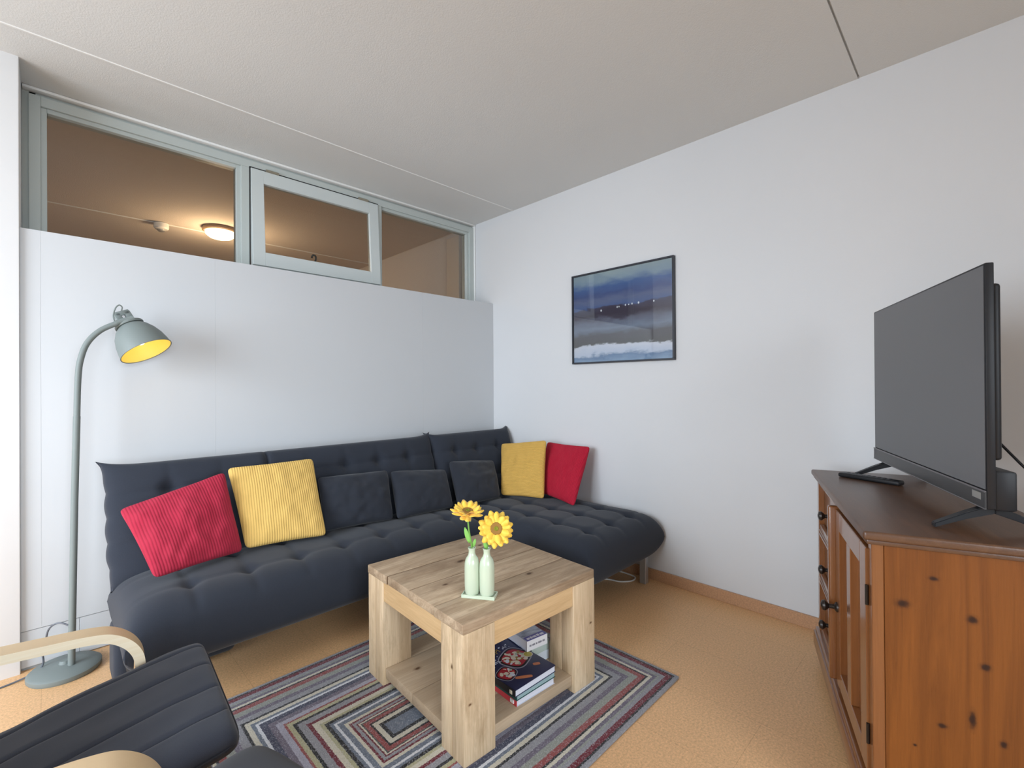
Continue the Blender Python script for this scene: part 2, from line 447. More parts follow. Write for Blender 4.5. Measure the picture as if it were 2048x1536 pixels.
tube(bm, smoothpath([(1.257, 3.107, 2.015), (1.266, 3.10, 2.045), (1.260, 3.09, 2.066), (1.243, 3.09, 2.068), (1.236, 3.09, 2.050)]), 0.006, 10)
bm.transform(Matrix.Translation((0, 0.012, 0)))
link_mesh('window_latch', bm, M_black_metal, sash)

# the hall beyond
HCZ = 2.60
bm = bmesh.new()
box(bm, -3.2, XW+0.15, YF+0.04, 4.905, HCZ, HCZ+0.1); box(bm, -3.2, XW+0.15, 4.905, 6.6, HCZ-0.003, HCZ+0.1)
struct(link_mesh('ceiling_hall', bm, M_hall, smooth=False))
struct(link_mesh('trim_3', B(-3.2, XW, 4.90, 4.912, HCZ-0.006, HCZ+0.01, 0.002, 1), M_caulk))
struct(link_mesh('wall_hall_far', B(-3.2, XW+0.15, 6.45, 6.6, -0.02, HCZ+0.05), M_hall, smooth=False))
struct(link_mesh('wall_hall_left', B(-3.35, -3.2, 3.2, 6.6, -0.02, HCZ+0.05), M_hall, smooth=False))
struct(link_mesh('wall_hall_lining', B(XW-0.012, XW, YF+0.05, 6.45, -0.0, HCZ), M_hall, smooth=False))
m_beige = painted('beige_door_trim', (0.62, 0.50, 0.34), 0.5)
struct(link_mesh('trim_4', B(XW-0.05, XW-0.013, 3.26, 3.44, 0.0, 2.545, 0.003, 1), m_beige))
# hall ceiling lamp
cl = empty('ceiling_lamp', (1.085, 4.72, 2.60), 0, 'round glowing ceiling lamp in the hall seen through the high window', 'lamp')
T = Matrix.Translation((1.085, 4.72, 0))
bm = bmesh.new(); lathe(bm, [(0, 2.60), (0.135, 2.60), (0.138, 2.575), (0.128, 2.568), (0, 2.568)], 40, T)
m_lampbase, _, _ = newmat('lamp_base_brown', (0.30, 0.20, 0.12), 0.5); link_mesh('lamp_base', bm, m_lampbase, cl)
m_glow, _, _ = newmat('lamp_glow', (1, 0.9, 0.7), 0.4, emit=(1.0, 0.72, 0.36), estr=9)
bm = bmesh.new(); lathe(bm, [(0.118, 2.568), (0.112, 2.545), (0.085, 2.522), (0.045, 2.510), (0, 2.507)], 40, T)
link_mesh('lamp_shade', bm, m_glow, cl)
pl = bpy.data.lights.new('hall_lamp_light', 'POINT'); pl.energy = 14; pl.color = (1.0, 0.68, 0.40); pl.shadow_soft_size = 0.1
po = bpy.data.objects.new('hall_lamp_light', pl); COL.objects.link(po); po.location = (1.085, 4.72, 2.30)
sd = empty('smoke_detector', (0.688, 4.93, 2.60), 0, 'small white round smoke detector on the hall ceiling', 'smoke detector')
T = Matrix.Translation((0.688, 4.90, 0)); bm = bmesh.new()
lathe(bm, [(0, 2.596), (0.052, 2.596), (0.054, 2.56), (0.046, 2.548), (0.030, 2.545), (0, 2.545)], 28, T)
link_mesh('housing', bm, M_white_pl, sd)
bm = bmesh.new(); lathe(bm, [(0.027, 2.546), (0.027, 2.532), (0.015, 2.525), (0, 2.524)], 20, T)
link_mesh('sensor_dome', bm, M_steel, sd)

# ------------------------------------------------------------ rug
m_rug, n, b = newmat('striped_rug', (0.4, 0.4, 0.4), 1.0, spec=0.05, sheen=0.2)
RX0, RX1, RY0, RY1 = 0.285, 1.818, 0.870, 2.035
hx, hy = (RX1-RX0)/2, (RY1-RY0)/2
K = dict(gray=srgb(150, 150, 156), black=srgb(22, 24, 28), wine=srgb(112, 24, 42), blue=srgb(112, 122, 138), purp=srgb(112, 104, 120),
         cream=srgb(214, 208, 190), rust=srgb(150, 74, 72), sage=srgb(150, 154, 146), white=srgb(226, 228, 234), navy=srgb(66, 70, 92),
         khaki=srgb(184, 180, 144), lilac=srgb(170, 168, 184), dgreen=srgb(66, 78, 76))
bands = [(0, 'gray'), (.012, 'black'), (.020, 'wine'), (.040, 'gray'), (.056, 'sage'), (.064, 'purp'), (.078, 'cream'), (.089, 'black'),
         (.097, 'rust'), (.118, 'sage'), (.146, 'purp'), (.166, 'gray'), (.190, 'black'), (.201, 'cream'), (.216, 'blue'), (.228, 'white'),
         (.238, 'navy'), (.258, 'purp'), (.278, 'lilac'), (.298, 'rust'), (.305, 'khaki'), (.322, 'black'), (.333, 'gray'), (.356, 'wine'),
         (.370, 'cream'), (.388, 'khaki'), (.400, 'black'), (.413, 'blue'), (.424, 'white'), (.432, 'blue'), (.450, 'cream'),
         (.462, 'wine'), (.469, 'gray'), (.480, 'wine'), (.485, 'cream'), (.491, 'dgreen'), (.496, 'rust'), (.512, 'black'), (.519, 'cream'), (.536, 'black'), (.551, 'blue')]
c = n.coord(); X = n.xyz(c)
jit = n.math('MULTIPLY', n.math('SUBTRACT', n.noise(c, 170, 2, 0.7), 0.5), 0.009)
ex = n.math('SUBTRACT', hx, n.math('ABSOLUTE', X[0])); ey = n.math('SUBTRACT', hy, n.math('ABSOLUTE', X[1]))
e = n.math('ADD', n.math('MINIMUM', ex, ey), jit)
NB = 22
ra = n.ramp(n.math('MULTIPLY', e, 2.0), [(p*2, K[k]) for p, k in bands[:NB]], 'CONSTANT')
rb = n.ramp(n.math('MULTIPLY', n.math('SUBTRACT', e, 0.30), 4.0), [(max(0, (p-0.30)*4), K[k]) for p, k in bands[NB-1:]], 'CONSTANT')
col = n.mix(n.math('GREATER_THAN', e, bands[NB][0]), ra, rb)
sp = n.noise(c, 210, 2, 0.8)
col = n.mix(n.ramp(sp, [(0.52, (0, 0, 0)), (0.72, (0.55,)*3)]), col, srgb(214, 214, 220))
col = n.mix(n.ramp(n.noise(c, 230, 2, 0.8), [(0.54, (0, 0, 0)), (0.74, (0.5,)*3)]), col, srgb(46, 46, 58))
n.link(col, b.inputs['Base Color'])
n.link(n.bump(n.math('ADD', n.noise(c, 240, 3, 0.8), n.math('MULTIPLY', n.math('FRACT', n.math('MULTIPLY', e, 30.0)), 0.2)), 0.9, 0.006), b.inputs['Normal'])
nx, ny = 120, 90
bm = bmesh.new()
box(bm, RX0, RX1, RY0, RY1, 0.0, 0.011, 0.004, 2)
rug = link_mesh('rug', bm, m_rug)
rug.data.transform(Matrix.Translation((-(RX0+RX1)/2, -(RY0+RY1)/2, 0))); rug.location = ((RX0+RX1)/2, (RY0+RY1)/2, 0.0)
tag(rug, 'striped multicolour rug with concentric rectangles under the wooden table', 'rug')

# ------------------------------------------------------------ corner sofa
M_sofa = fabric('charcoal_sofa_fabric', (0.027, 0.0315, 0.043), 0.9, 0.12, 700, 0.30, 0.22)
M_sofa2 = fabric('charcoal_cushion_fabric', (0.024, 0.0275, 0.037), 0.85, 0.15, 900, 0.2, 0.20)
M_under, _, _ = newmat('black_lining', (0.010, 0.010, 0.011), 0.9)

def tufted(cx, cy, hw, hd, zt, zb, tx, ty, n_r=5.0, depth=0.030, crease=0.010, horn=0.02, nu=90, nv=70, front_drop=0.0, seams=(), M=None, creasey=True, top_horn=False, nx_r=None, cx_=None, taper=0.0):
    """closed tufted mattress in local x/y with thickness zb..zt"""
    zm = (zt+zb)/2; hh = (zt-zb)/2; nxr = nx_r or n_r; cxx = crease if cx_ is None else cx_
    def fn(u, v, s):
        au, av = abs(u), abs(v)
        prof = max(0.0, (1-au**nxr))**(1/2.7) * max(0.0, (1-av**n_r))**(1/2.7)
        x = cx + u*hw; y = cy + v*hd
        cor = (au**18)*(av**12)*(1.0 if (v > 0 or not top_horn) else -0.6)
        x += math.copysign(horn*cor, u); y += math.copysign(horn*cor, v)
        # sides pull in a little between the corners
        if not top_horn: x -= math.copysign(0.006*(1-av**2)*au**8, u); y -= math.copysign(0.006*(1-au**2)*av**8, v)
        else: x += math.copysign(0.007*math.cos(v*7.6+0.6)*au**10, u)
        if taper: x -= math.copysign(taper*max(0, -v)**5*au**4, u)
        z = hh*prof
        if s > 0:
            dm = 0.0
            for px in tx:
                dx = abs(x-px)
                if dx < 0.12:
                    dm += cxx*0.75*math.exp(-(dx/0.016)**2)*(1-av**10)
            if creasey:
                for py in ty:
                    dy = abs(y-py)
                    if dy < 0.10: dm += crease*math.exp(-(dy/0.014)**2)*(1-au**10)
            for px in tx:
                for py in ty:
                    r2 = ((x-px)**2+(y-py)**2)
                    if r2 < 0.04: dm += depth*math.exp(-r2/(0.034**2))
            for px in seams: dm += 0.022*math.exp(-((x-px)/0.012)**2)
            z -= dm*min(1, prof*1.3)
            z += 0.006*noise.noise(Vector((x*6, y*6, 1.3)))*prof
        else: z = -z*0.92
        p = Vector((x, y, zm+z))
        if front_drop: p.z -= front_drop*max(0, -v-0.75)*au*0
        return p
    bm = closed_grid(fn, nu, nv)
    if M is not None: bm.transform(M)
    return bm

sofa = empty('corner_sofa', (1.39, 2.3, 0), 0, 'charcoal tufted corner sofa with chaise on the right along the panelled wall', 'sofa')
# seats
tx_m = [0.396+0.209*i for i in range(7)]
link_mesh('seat_cushion', tufted(1.022, 2.33, 0.845, 0.305, 0.435, 0.145, tx_m, [2.20, 2.44], 3.8, 0.018, 0.003, 0.0, 170, 50, nx_r=14, cx_=0.009), M_sofa, sofa)
link_mesh('chaise_cushion', tufted(2.240, 2.040, 0.378, 0.700, 0.434, 0.142, [2.03, 2.235, 2.44], [1.47+0.21*i for i in range(6)], 11.0, 0.022, 0.003, 0.004, 84, 136, nx_r=9, cx_=0.014), M_sofa, sofa)
# backrests, leaning back
def back(x0, x1, tx, seams, name='backrest'):
    hw = (x1-x0)/2; cx = (x0+x1)/2
    M = Matrix.Translation((0, 2.562, 0.395)) @ Matrix.Rotation(math.radians(90-19), 4, 'X')
    # local y runs up the back, local z points to the room
    bm = tufted(0, 0.225, hw, 0.256, 0.080, -0.080, [t-cx for t in tx], [0.135, 0.345], 9.0, 0.028, 0.008, 0.030, max(60, int(hw*170)), 64, seams=[s-cx for s in seams], top_horn=True, cx_=0.004, taper=0.028)
    bm.transform(Matrix.Translation((cx, 0, 0)) @ M)
    return link_mesh(name, bm, M_sofa, sofa)
back(0.178, 1.866, [t for t in tx_m if abs(t-0.814) > 0.05], [0.814])
back(1.872, 2.618, [2.035, 2.235, 2.44], [])
# base and legs
bm = bmesh.new(); box(bm, 0.20, 1.84, 2.12, 2.66, 0.165, 0.24, 0.01, 2); box(bm, 1.92, 2.54, 1.52, 2.66, 0.165, 0.24, 0.01, 2)
link_mesh('frame', bm, M_under, sofa)
bm = B(0.178, 0.60, 2.36, 2.56, 0.02, 0.25, 0.03, 3); link_mesh('side_bolster', bm, M_sofa, sofa)
for lx, ly in ((2.552, 1.440), (1.93, 1.50), (2.552, 2.60), (1.93, 2.62), (1.70, 2.60), (0.30, 2.62), (1.70, 2.18)):
    bm = B(lx-0.017, lx+0.017, ly-0.020, ly+0.020, 0.0, 0.20, 0.002, 1)
    l = link_mesh('leg', bm, M_steel, sofa)
    if (lx, ly) == (2.552, 1.440): l['label'] = 'square steel leg'

# ------------------------------------------------------------ loose cushions
def pillow(name, BL, BR, TR, TL, T, mat, label, group=None, pinch=0.055, wr=0.010, seed=0, pw=0.42, nu=46, piping=None, sag=0.0):
    BL, BR, TR, TL = map(Vector, (BL, BR, TR, TL))
    o_ = (BL+BR+TR+TL)/4; xa = ((BR-BL)+(TR-TL)).normalized(); ya = ((TL-BL)+(TR-BR)); ya = (ya-xa*ya.dot(xa)).normalized(); za = xa.cross(ya)
    Mx = Matrix((xa, ya, za)).transposed().to_4x4(); Mx.translation = o_; inv = Mx.inverted()
    b0, b1, t1, t0 = inv@BL, inv@BR, inv@TR, inv@TL
    def fn(u, v, s):
        uu = u*(1-pinch*(1-v*v)**1.0*abs(u)**3); vv = v*(1-pinch*(1-u*u)**1.0*abs(v)**3)
        a, c_ = (uu+1)/2, (vv+1)/2
        # rounded corner tips
        p = (b0*(1-a)+b1*a)*(1-c_) + (t0*(1-a)+t1*a)*c_
        cor = (abs(u)**14)*(abs(v)**14)
        p = p*(1-0.045*cor)
        prof = max(0, (1-u*u))**pw * max(0, (1-v*v))**pw
        z = T*prof + (wr*noise.noise(Vector((u*2.2+seed, v*2.2, seed*1.7))) + wr*0.6*noise.noise(Vector((u*5+seed, v*4.0, 3.1+seed))))*min(1, prof*1.5)
        return Vector((p.x, p.y, p.z + s*z - sag*(1-v)*0.5))
    bm = closed_grid(fn, nu, nu)
    ob = link_mesh(name, bm, mat, autosm=60); ob.matrix_world = Mx; WM[ob] = Mx
    tag(ob, label, 'cushion', 'cushions lying on the corner sofa')
    return ob
RED = corduroy('red_corduroy', (0.36, 0.016, 0.042)); YEL = corduroy('yellow_corduroy', (0.70, 0.45, 0.13))
RED2 = corduroy('red_velvet', (0.42, 0.006, 0.028), 0.009); YEL2 = corduroy('ochre_corduroy', (0.62, 0.37, 0.085), 0.0085, axis=1)
pillow('throw_pillow', (0.292, 2.272, 0.455), (0.628, 2.365, 0.455), (0.587, 2.500, 0.805), (0.204, 2.500, 0.700), 0.055, RED,
       'bright red corduroy cushion at the left end of the sofa', seed=1, wr=0.010, pinch=0.03)
pillow('throw_pillow', (0.642, 2.385, 0.455), (0.995, 2.325, 0.450), (1.021, 2.560, 0.812), (0.609, 2.560, 0.812), 0.052, YEL,
       'pale yellow ribbed cushion right beside the leftmost red cushion', seed=2, wr=0.006, pinch=0.03)
pillow('throw_pillow', (1.014, 2.415, 0.444), (1.388, 2.352, 0.444), (1.439, 2.504, 0.698), (1.024, 2.512, 0.712), 0.060, M_sofa2,
       'dark charcoal cushion with a creased top edge, touching the pale yellow cushion', seed=3, wr=0.009, pinch=0.02)
pillow('throw_pillow', (1.405, 2.340, 0.444), (1.788, 2.320, 0.444), (1.860, 2.495, 0.645), (1.450, 2.494, 0.690), 0.058, M_sofa2,
       'dark charcoal cushion in the middle of the three dark ones', seed=4, wr=0.006, pinch=0.02)
pillow('throw_pillow', (1.812, 2.300, 0.444), (2.175, 2.300, 0.444), (2.310, 2.515, 0.650), (1.892, 2.500, 0.695), 0.050, M_sofa2,
       'dark charcoal cushion in the sofa corner beside the ochre cushion', seed=5, wr=0.008, pinch=0.02)
pillow('throw_pillow', (2.228, 2.350, 0.438), (2.335, 2.045, 0.445), (2.460, 2.130, 0.818), (2.405, 2.530, 0.765), 0.045, YEL2,
       'ochre corduroy cushion with a vertical crease standing on the chaise', seed=6, wr=0.007, pinch=0.03)
pillow('throw_pillow', (2.420, 2.180, 0.455), (2.352, 1.810, 0.432), (2.555, 1.828, 0.790), (2.570, 2.215, 0.790), 0.050, RED2,
       'crimson cushion leaning against the white wall behind the ochre cushion', seed=8, wr=0.006, pinch=0.04)

# ------------------------------------------------------------ coffee table
TB = empty('coffee_table', (1.251, 1.451, 0.0), -0.051, 'chunky reclaimed wood coffee table with a lower shelf on the striped rug', 'table')
tw, td = 0.325, 0.3355
M_tt = wood('reclaimed_top', srgb(206, 184, 156), srgb(146, 118, 90), 0, 0.62, 0.25, 1.0, fine=0.6, plank=(1, 0.168, 0.336), blotch=srgb(120, 96, 74), contrast=1.35,
            knots=[(-0.20, -0.05, 0.458, .015, .010, .03), (0.10, -0.19, 0.458, .020, .012, .03), (0.16, 0.20, 0.458, .018, .012, .03), (-0.02, 0.10, 0.458, .03, .016, .03)], knotcol=srgb(84, 60, 42))
M_tl = wood('reclaimed_leg', srgb(232, 210, 178), srgb(176, 146, 108), 2, 0.65, 0.25, 0.9, contrast=1.3, fine=0.6, blotch=srgb(150, 124, 92),
            knots=[(-0.30, -0.34, 0.20, .009, .03, .006), (0.30, -0.34, 0.25, .009, .03, .006), (-0.33, -0.27, 0.30, .02, .008, .012)], knotcol=srgb(96, 66, 40))
M_ta = wood('reclaimed_apron', srgb(224, 192, 146), srgb(186, 150, 106), 0, 0.6, 0.25, 0.9, contrast=1.3, fine=0.5)
M_ta2 = wood('reclaimed_apron_side', srgb(224, 192, 146), srgb(186, 150, 106), 1, 0.6, 0.25, 0.9, contrast=1.3, fine=0.5)
bm = bmesh.new()
for i in range(4):
    y0 = -td + i*2*td/4; jx = 0.002*((i*7) % 3-1)
    box(bm, -tw+jx, tw+jx, y0+0.0006, y0+2*td/4-0.0006, 0.424, 0.458, 0.004, 2)
link_mesh('tabletop', bm, M_tt, TB, local=True)
LW = 0.128
for sx in (-1, 1):
    for sy in (-1, 1):
        x0, x1 = sorted((sx*(tw-0.001), sx*(tw-LW))); y0, y1 = sorted((sy*(td-0.001), sy*(td-LW)))
        bm = bmesh.new(); xm = x1-0.036 if sx < 0 else x0+0.036
        # each leg is two boards glued side by side
        box(bm, x0, x1, y0, y0+(y1-y0)*0.5-0.0004, 0.0115, 0.424, 0.0025, 2); box(bm, x0, x1, y0+(y1-y0)*0.5+0.0004, y1, 0.0115, 0.424, 0.0025, 2)
        l = link_mesh('leg', bm, M_tl, TB, local=True)
# nail heads are part of the legs' wear; aprons
for y0 in (-td+0.006, td-0.034): link_mesh('apron', B(-tw+LW, tw-LW, y0, y0+0.028, 0.345, 0.424, 0.002, 1), M_ta, TB, local=True)
for x0 in (-tw+0.006, tw-0.034): link_mesh('apron', B(x0, x0+0.028, -td+LW, td-LW, 0.345, 0.424, 0.002, 1), M_ta2, TB, local=True)
bm = bmesh.new()
SHZ = 0.078
for i in range(3):
    y0 = -td+LW if i == 0 else None
for x0, x1, y0, y1 in ((-tw+0.012, tw-0.012, -td+LW, -td+LW+0.207), (-tw+0.012, tw-0.012, -td+LW+0.2082, td-LW), (-tw+LW, tw-LW, -td+0.012, -td+LW-0.001), (-tw+LW, tw-LW, td-LW+0.001, td-0.012)):
    box(bm, x0, x1, y0, y1, 0.038, SHZ, 0.003, 2)
link_mesh('shelf', bm, wood('reclaimed_shelf', srgb(206, 186, 160), srgb(164, 142, 116), 0, 0.65, 0.2, 1.0, contrast=1.0,
          knots=[(-0.10, -0.06, 0.078, .03, .02, .02), (-0.22, 0.12, 0.078, .02, .012, .02)], knotcol=srgb(96, 70, 50)), TB, local=True)

# ------------------------------------------------------------ books on the lower shelf
def flat(name, c_, r=0.4): return newmat(name, c_, r)[0]
M_page = flat('book_pages', srgb(214, 218, 230), 0.8)
def book(cx, cy, z0, w, d, h, rz, cover, spine, label, spine_side='x-', cov=0.0016, page=M_page):
    root = empty('book', (cx, cy, z0), rz, label, 'book', 'books on the lower shelf of the coffee table')
    bm = bmesh.new()
    box(bm, -w/2, w/2, -d/2, d/2, h-cov, h, 0.0004, 1); box(bm, -w/2, w/2, -d/2, d/2, 0, cov, 0.0004, 1)
    link_mesh('cover', bm, cover, root, local=True)
    bm = bmesh.new()
    if spine_side == 'x-': box(bm, -w/2-0.001, -w/2+cov, -d/2, d/2, 0, h, 0.0004, 1)
    else: box(bm, -w/2, w/2, -d/2-0.001, -d/2+cov, 0, h, 0.0004, 1)
    link_mesh('spine', bm, spine, root, local=True)
    bm = bmesh.new()
    if spine_side == 'x-': box(bm, -w/2+cov, w/2-0.003, -d/2+0.003, d/2-0.003, cov, h-cov)
    else: box(bm, -w/2+0.003, w/2-0.003, -d/2+cov, d/2-0.003, cov, h-cov)
    link_mesh('pages', bm, page, root, local=True, smooth=False)
    return root
def text_bm(s, size, ext=0.0003):
    cu = bpy.data.curves.new('t', 'FONT'); cu.body = s; cu.size = size; cu.extrude = ext; cu.align_x = 'LEFT'; cu.resolution_u = 2
    ob = bpy.data.objects.new('t', cu); COL.objects.link(ob); bpy.context.view_layer.update()
    me = bpy.data.meshes.new_from_object(ob); bpy.data.objects.remove(ob); bm = bmesh.new(); bm.from_mesh(me); bpy.data.meshes.remove(me); bpy.data.curves.remove(cu)
    return bm
# bottom red-spined book, green book, pale thin book, dark cookbook on top
M_red = flat('red_spine', srgb(200, 62, 74)); M_green = flat('green_cover', srgb(24, 78, 74)); M_navy = flat('navy_cover', srgb(42, 48, 80), 0.3)
bk1 = book(1.258, 1.270, SHZ+0.0005, 0.192, 0.262, 0.026, -0.06, flat('white_cover', srgb(206, 208, 220)), M_red, 'book with a red spine at the bottom of the front pile under the table')
bk2 = book(1.252, 1.262, SHZ+0.0275, 0.198, 0.258, 0.022, -0.04, M_green, M_green, 'dark green covered book between the red-spined book and the cookbook', page=flat('teal_pages', srgb(150, 176, 180), 0.8))
bk3 = book(1.240, 1.258, SHZ+0.0505, 0.210, 0.262, 0.024, -0.02, M_navy, flat('dark_spine', srgb(30, 30, 38), 0.35), 'dark blue cookbook with a pan of red and white food on its cover')
# white logo and red square on spines
bm = B(-0.1000, -0.0968, -0.118, -0.100, 0.006, 0.018); link_mesh('spine_label', bm, flat('logo_white', srgb(235, 235, 235)), bk1, local=True)
bm = B(-0.1075, -0.1055, -0.116, -0.104, 0.005, 0.017); link_mesh('spine_label', bm, flat('logo_cream', srgb(222, 214, 190)), bk3, local=True)
# cover picture of the cookbook (flat print, a little proud of the board)
def disc(bm, x, y, z, rx, ry, mi, seg=20, rot=0.0, sq=2.0):
    vs = []
    for k in range(seg):
        a = 2*math.pi*k/seg; ca, sa = math.cos(a), math.sin(a)
        px = rx*math.copysign(abs(ca)**(2/sq), ca); py = ry*math.copysign(abs(sa)**(2/sq), sa)
        vs.append(bm.verts.new((x+px*math.cos(rot)-py*math.sin(rot), y+px*math.sin(rot)+py*math.cos(rot), z)))
    f = bm.faces.new(vs); f.material_index = mi
    return f
cm = [flat('print_steel', srgb(150, 150, 166)), flat('print_dark', srgb(30, 28, 36)), flat('print_red', srgb(168, 44, 58)), flat('print_cream', srgb(214, 204, 186)),
      flat('print_green', srgb(168, 184, 168)), flat('print_mustard', srgb(170, 158, 66)), flat('print_orange', srgb(192, 120, 84)), flat('print_gold', srgb(150, 124, 60)), flat('print_white', srgb(206, 212, 226))]
bm = bmesh.new(); zc = 0.0243
for (x, y, r, nfood) in ((0.030, 0.010, 0.064, 60), (-0.062, -0.040, 0.040, 26)):
    disc(bm, x, y, zc, r, r*0.92, 0, 28, 0.4, 3.2); disc(bm, x, y, zc+0.0002, r*0.93, r*0.85, 1, 28, 0.4, 3.2); disc(bm, x, y, zc+0.0004, r*0.80, r*0.72, 2, 28, 0.4, 3.2)
    for k in range(nfood):
        a = random.random()*6.283; q = r*0.72*math.sqrt(random.random())
        disc(bm, x+q*math.cos(a), y+q*0.9*math.sin(a), zc+0.0006+0.00001*k, random.uniform(.005, .012), random.uniform(.004, .009), random.choice((3, 3, 4, 8, 3, 2, 7)), 8, random.random()*3)
disc(bm, 0.080, -0.010, zc+0.0016, 0.019, 0.019, 3, 24); disc(bm, 0.080, -0.010, zc+0.0018, 0.016, 0.016, 5, 24)
for x0, y0, l, w_, rot in ((-0.030, -0.098, 0.032, 0.008, -0.55), (0.060, -0.075, 0.014, 0.008, -0.5)): disc(bm, x0, y0, zc+0.0005, l, w_, 6, 20, rot, 4)
for k in range(26): disc(bm, -0.055+random.uniform(-.03, .045), 0.035+random.uniform(-.02, .03), zc+0.0003+k*0.00001, random.uniform(.002, .006), random.uniform(.002, .004), 8, 7, random.random()*3)
for k in range(14): disc(bm, 0.055+random.uniform(-.03, .02), 0.092+random.uniform(-.012, .012), zc+0.0003+k*0.00001, random.uniform(.002, .005), .002, 8, 7, random.random()*3)
bm2 = text_bm('UPI', 0.034, 0.0001); bm2.transform(Matrix.Translation((-0.030, 0.072, zc+0.0008)) @ Matrix.Rotation(0.12, 4, 'Z'))
me = bpy.data.meshes.new('t'); bm2.to_mesh(me); bm2.free(); nf = len(bm.faces); bm.from_mesh(me); bpy.data.meshes.remove(me)
bm.faces.ensure_lookup_table()
for f in list(bm.faces)[nf:]: f.material_index = 7
link_mesh('cover_print', bm, cm, bk3, local=True, smooth=False)
# second pile, behind
m_cov, n, b = newmat('pale_blue_cover', (0.5, 0.55, 0.65), 0.35); c = n.coord()
n.link(n.ramp(n.noise(n.mapping(c, (9, 26, 1)), 1.6, 4, 0.6), [(0.30, srgb(128, 136, 160)), (0.48, srgb(180, 190, 210)), (0.7, srgb(210, 218, 232))]), b.inputs['Base Color'])
bk4 = book(1.418, 1.350, SHZ+0.0005, 0.100, 0.176, 0.038, -0.10, flat('pale_blue_back', srgb(190, 200, 214)), flat('pale_spine', srgb(206, 214, 224)), 'pale bluish white paperback at the bottom of the back pile', 'y-')
bk6 = book(1.416, 1.350, SHZ+0.0390, 0.102, 0.178, 0.038, -0.06, flat('pale_green_cover', srgb(176, 188, 186)), flat('grey_green_spine', srgb(182, 196, 190)), 'pale grey-green paperback between the two others of the back pile', 'y-')
bk5 = book(1.390, 1.338, SHZ+0.0780, 0.104, 0.182, 0.040, -0.15, m_cov, flat('white_spine', srgb(222, 222, 226)), 'pale blue and white paperback with a violet title band, on the back pile', 'y-')
bm = B(-0.048, 0.051, -0.0905, -0.062, 0.0398, 0.0404); bm2 = None
link_mesh('title_band', bm, flat('violet_band', srgb(104, 104, 176)), bk5, local=True, smooth=False)
# unreadable lettering on the band and the spine
bm = bmesh.new()
for k, (xx, ww) in enumerate(((-0.042, .014), (-0.025, .010), (-0.012, .016), (0.008, .012), (0.024, .018))): box(bm, xx, xx+ww, -0.084, -0.072+0.002*(k % 2), 0.0403, 0.0407)
link_mesh('title_lettering', bm, flat('white_text', srgb(232, 232, 246)), bk5, local=True, smooth=False)
bm = bmesh.new()
for k, (xx, ww) in enumerate(((-0.040, .010), (-0.026, .014), (-0.008, .008), (0.004, .018), (0.026, .012))): box(bm, xx, xx+ww, -0.0925, -0.0918, 0.016, 0.023)
link_mesh('spine_lettering', bm, flat('grey_text', srgb(130, 130, 140)), bk5, local=True, smooth=False)

# ------------------------------------------------------------ vases, tray, flowers
m_cer, _, _ = newmat('mint_ceramic', srgb(196, 208, 184), 0.22, spec=0.5, coat=0.3)
dirv = Vector((0.545, -0.838, 0)); ang = math.atan2(dirv.y, dirv.x)
TZ = 0.458
tr = empty('tray', (1.073, 1.245, TZ), ang, 'small rectangular pale green ceramic tray on the coffee table', 'tray')
bm = bmesh.new(); box(bm, -0.060, 0.060, -0.024, 0.026, 0.0, 0.007, 0.002, 2)
for a in ((-0.060, 0.060, -0.024, -0.020), (-0.060, 0.060, 0.022, 0.026), (-0.060, -0.056, -0.020, 0.022), (0.056, 0.060, -0.020, 0.022)): box(bm, *a, 0.006, 0.0125, 0.001, 1)
tro = link_mesh('dish', bm, m_cer, tr, local=True)
vprof = [(0, 0.0), (0.019, 0.0), (0.0235, 0.004), (0.0255, 0.014), (0.0266, 0.040), (0.0268, 0.090), (0.0258, 0.110), (0.0215, 0.126), (0.0140, 0.136), (0.0115, 0.146), (0.0118, 0.155), (0.0145, 0.1625), (0.0135, 0.1635), (0.0100, 0.155), (0.0095, 0.140), (0.0095, 0.02), (0, 0.018)]
VZ = TZ+0.0072
vp = []
for i, (s_, lab) in enumerate(((-0.0272, 'pale green bottle vase on the left, holding the flower that faces up'), (0.0272, 'pale green bottle vase on the right, holding the flower that faces the viewer'))):
    p = Vector((1.073, 1.245, VZ)) + dirv*s_ + Vector((0.0015, 0.001, 0)); vp.append(p)
    bm = bmesh.new(); lathe(bm, vprof, 36); ob = link_mesh('bottle_vase', bm, m_cer); ob.location = p
    tag(ob, lab, 'vase', 'bottle vases on the tray')
m_pet, n, b = newmat('yellow_petals', srgb(246, 190, 40), 0.6, sheen=0.2); c = n.coord()
n.link(n.mix(n.noise(c, 60, 3), srgb(240, 176, 34), srgb(252, 222, 96)), b.inputs['Base Color'])
m_petc, n, b = newmat('flower_centre', srgb(140, 100, 40), 0.8); c = n.coord(); l_ = n.add('ShaderNodeVectorMath', operation='LENGTH'); n.link(c, l_.inputs[0])
m_disk = flat('flower_disk_brown', srgb(150, 110, 50), 0.9); m_disk2 = flat('flower_disk_green', srgb(128, 130, 30), 0.9)
m_stem = flat('flower_stem', srgb(110, 158, 70), 0.6); m_leaf = flat('flower_leaf', srgb(128, 186, 84), 0.6); m_sep = flat('pale_sepal', srgb(196, 206, 140), 0.6)
def petal(bm, M, L, Wd, curl, mi=0):
    rows = []
    for i in range(7):
        t = i/6; w = Wd*math.sin(math.pi*(0.12+0.80*t))**0.8*(1 if t < 0.98 else 0.7)
        y = L*t; z = curl*L*t*t
        rows.append([bm.verts.new(M @ Vector((k*w/2, y, z - abs(k)*w*0.18))) for k in (-1, 0, 1)])
    for a, b2 in zip(rows, rows[1:]):
        for k in (0, 1):
            f = bm.faces.new((a[k], a[k+1], b2[k+1], b2[k])); f.material_index = mi
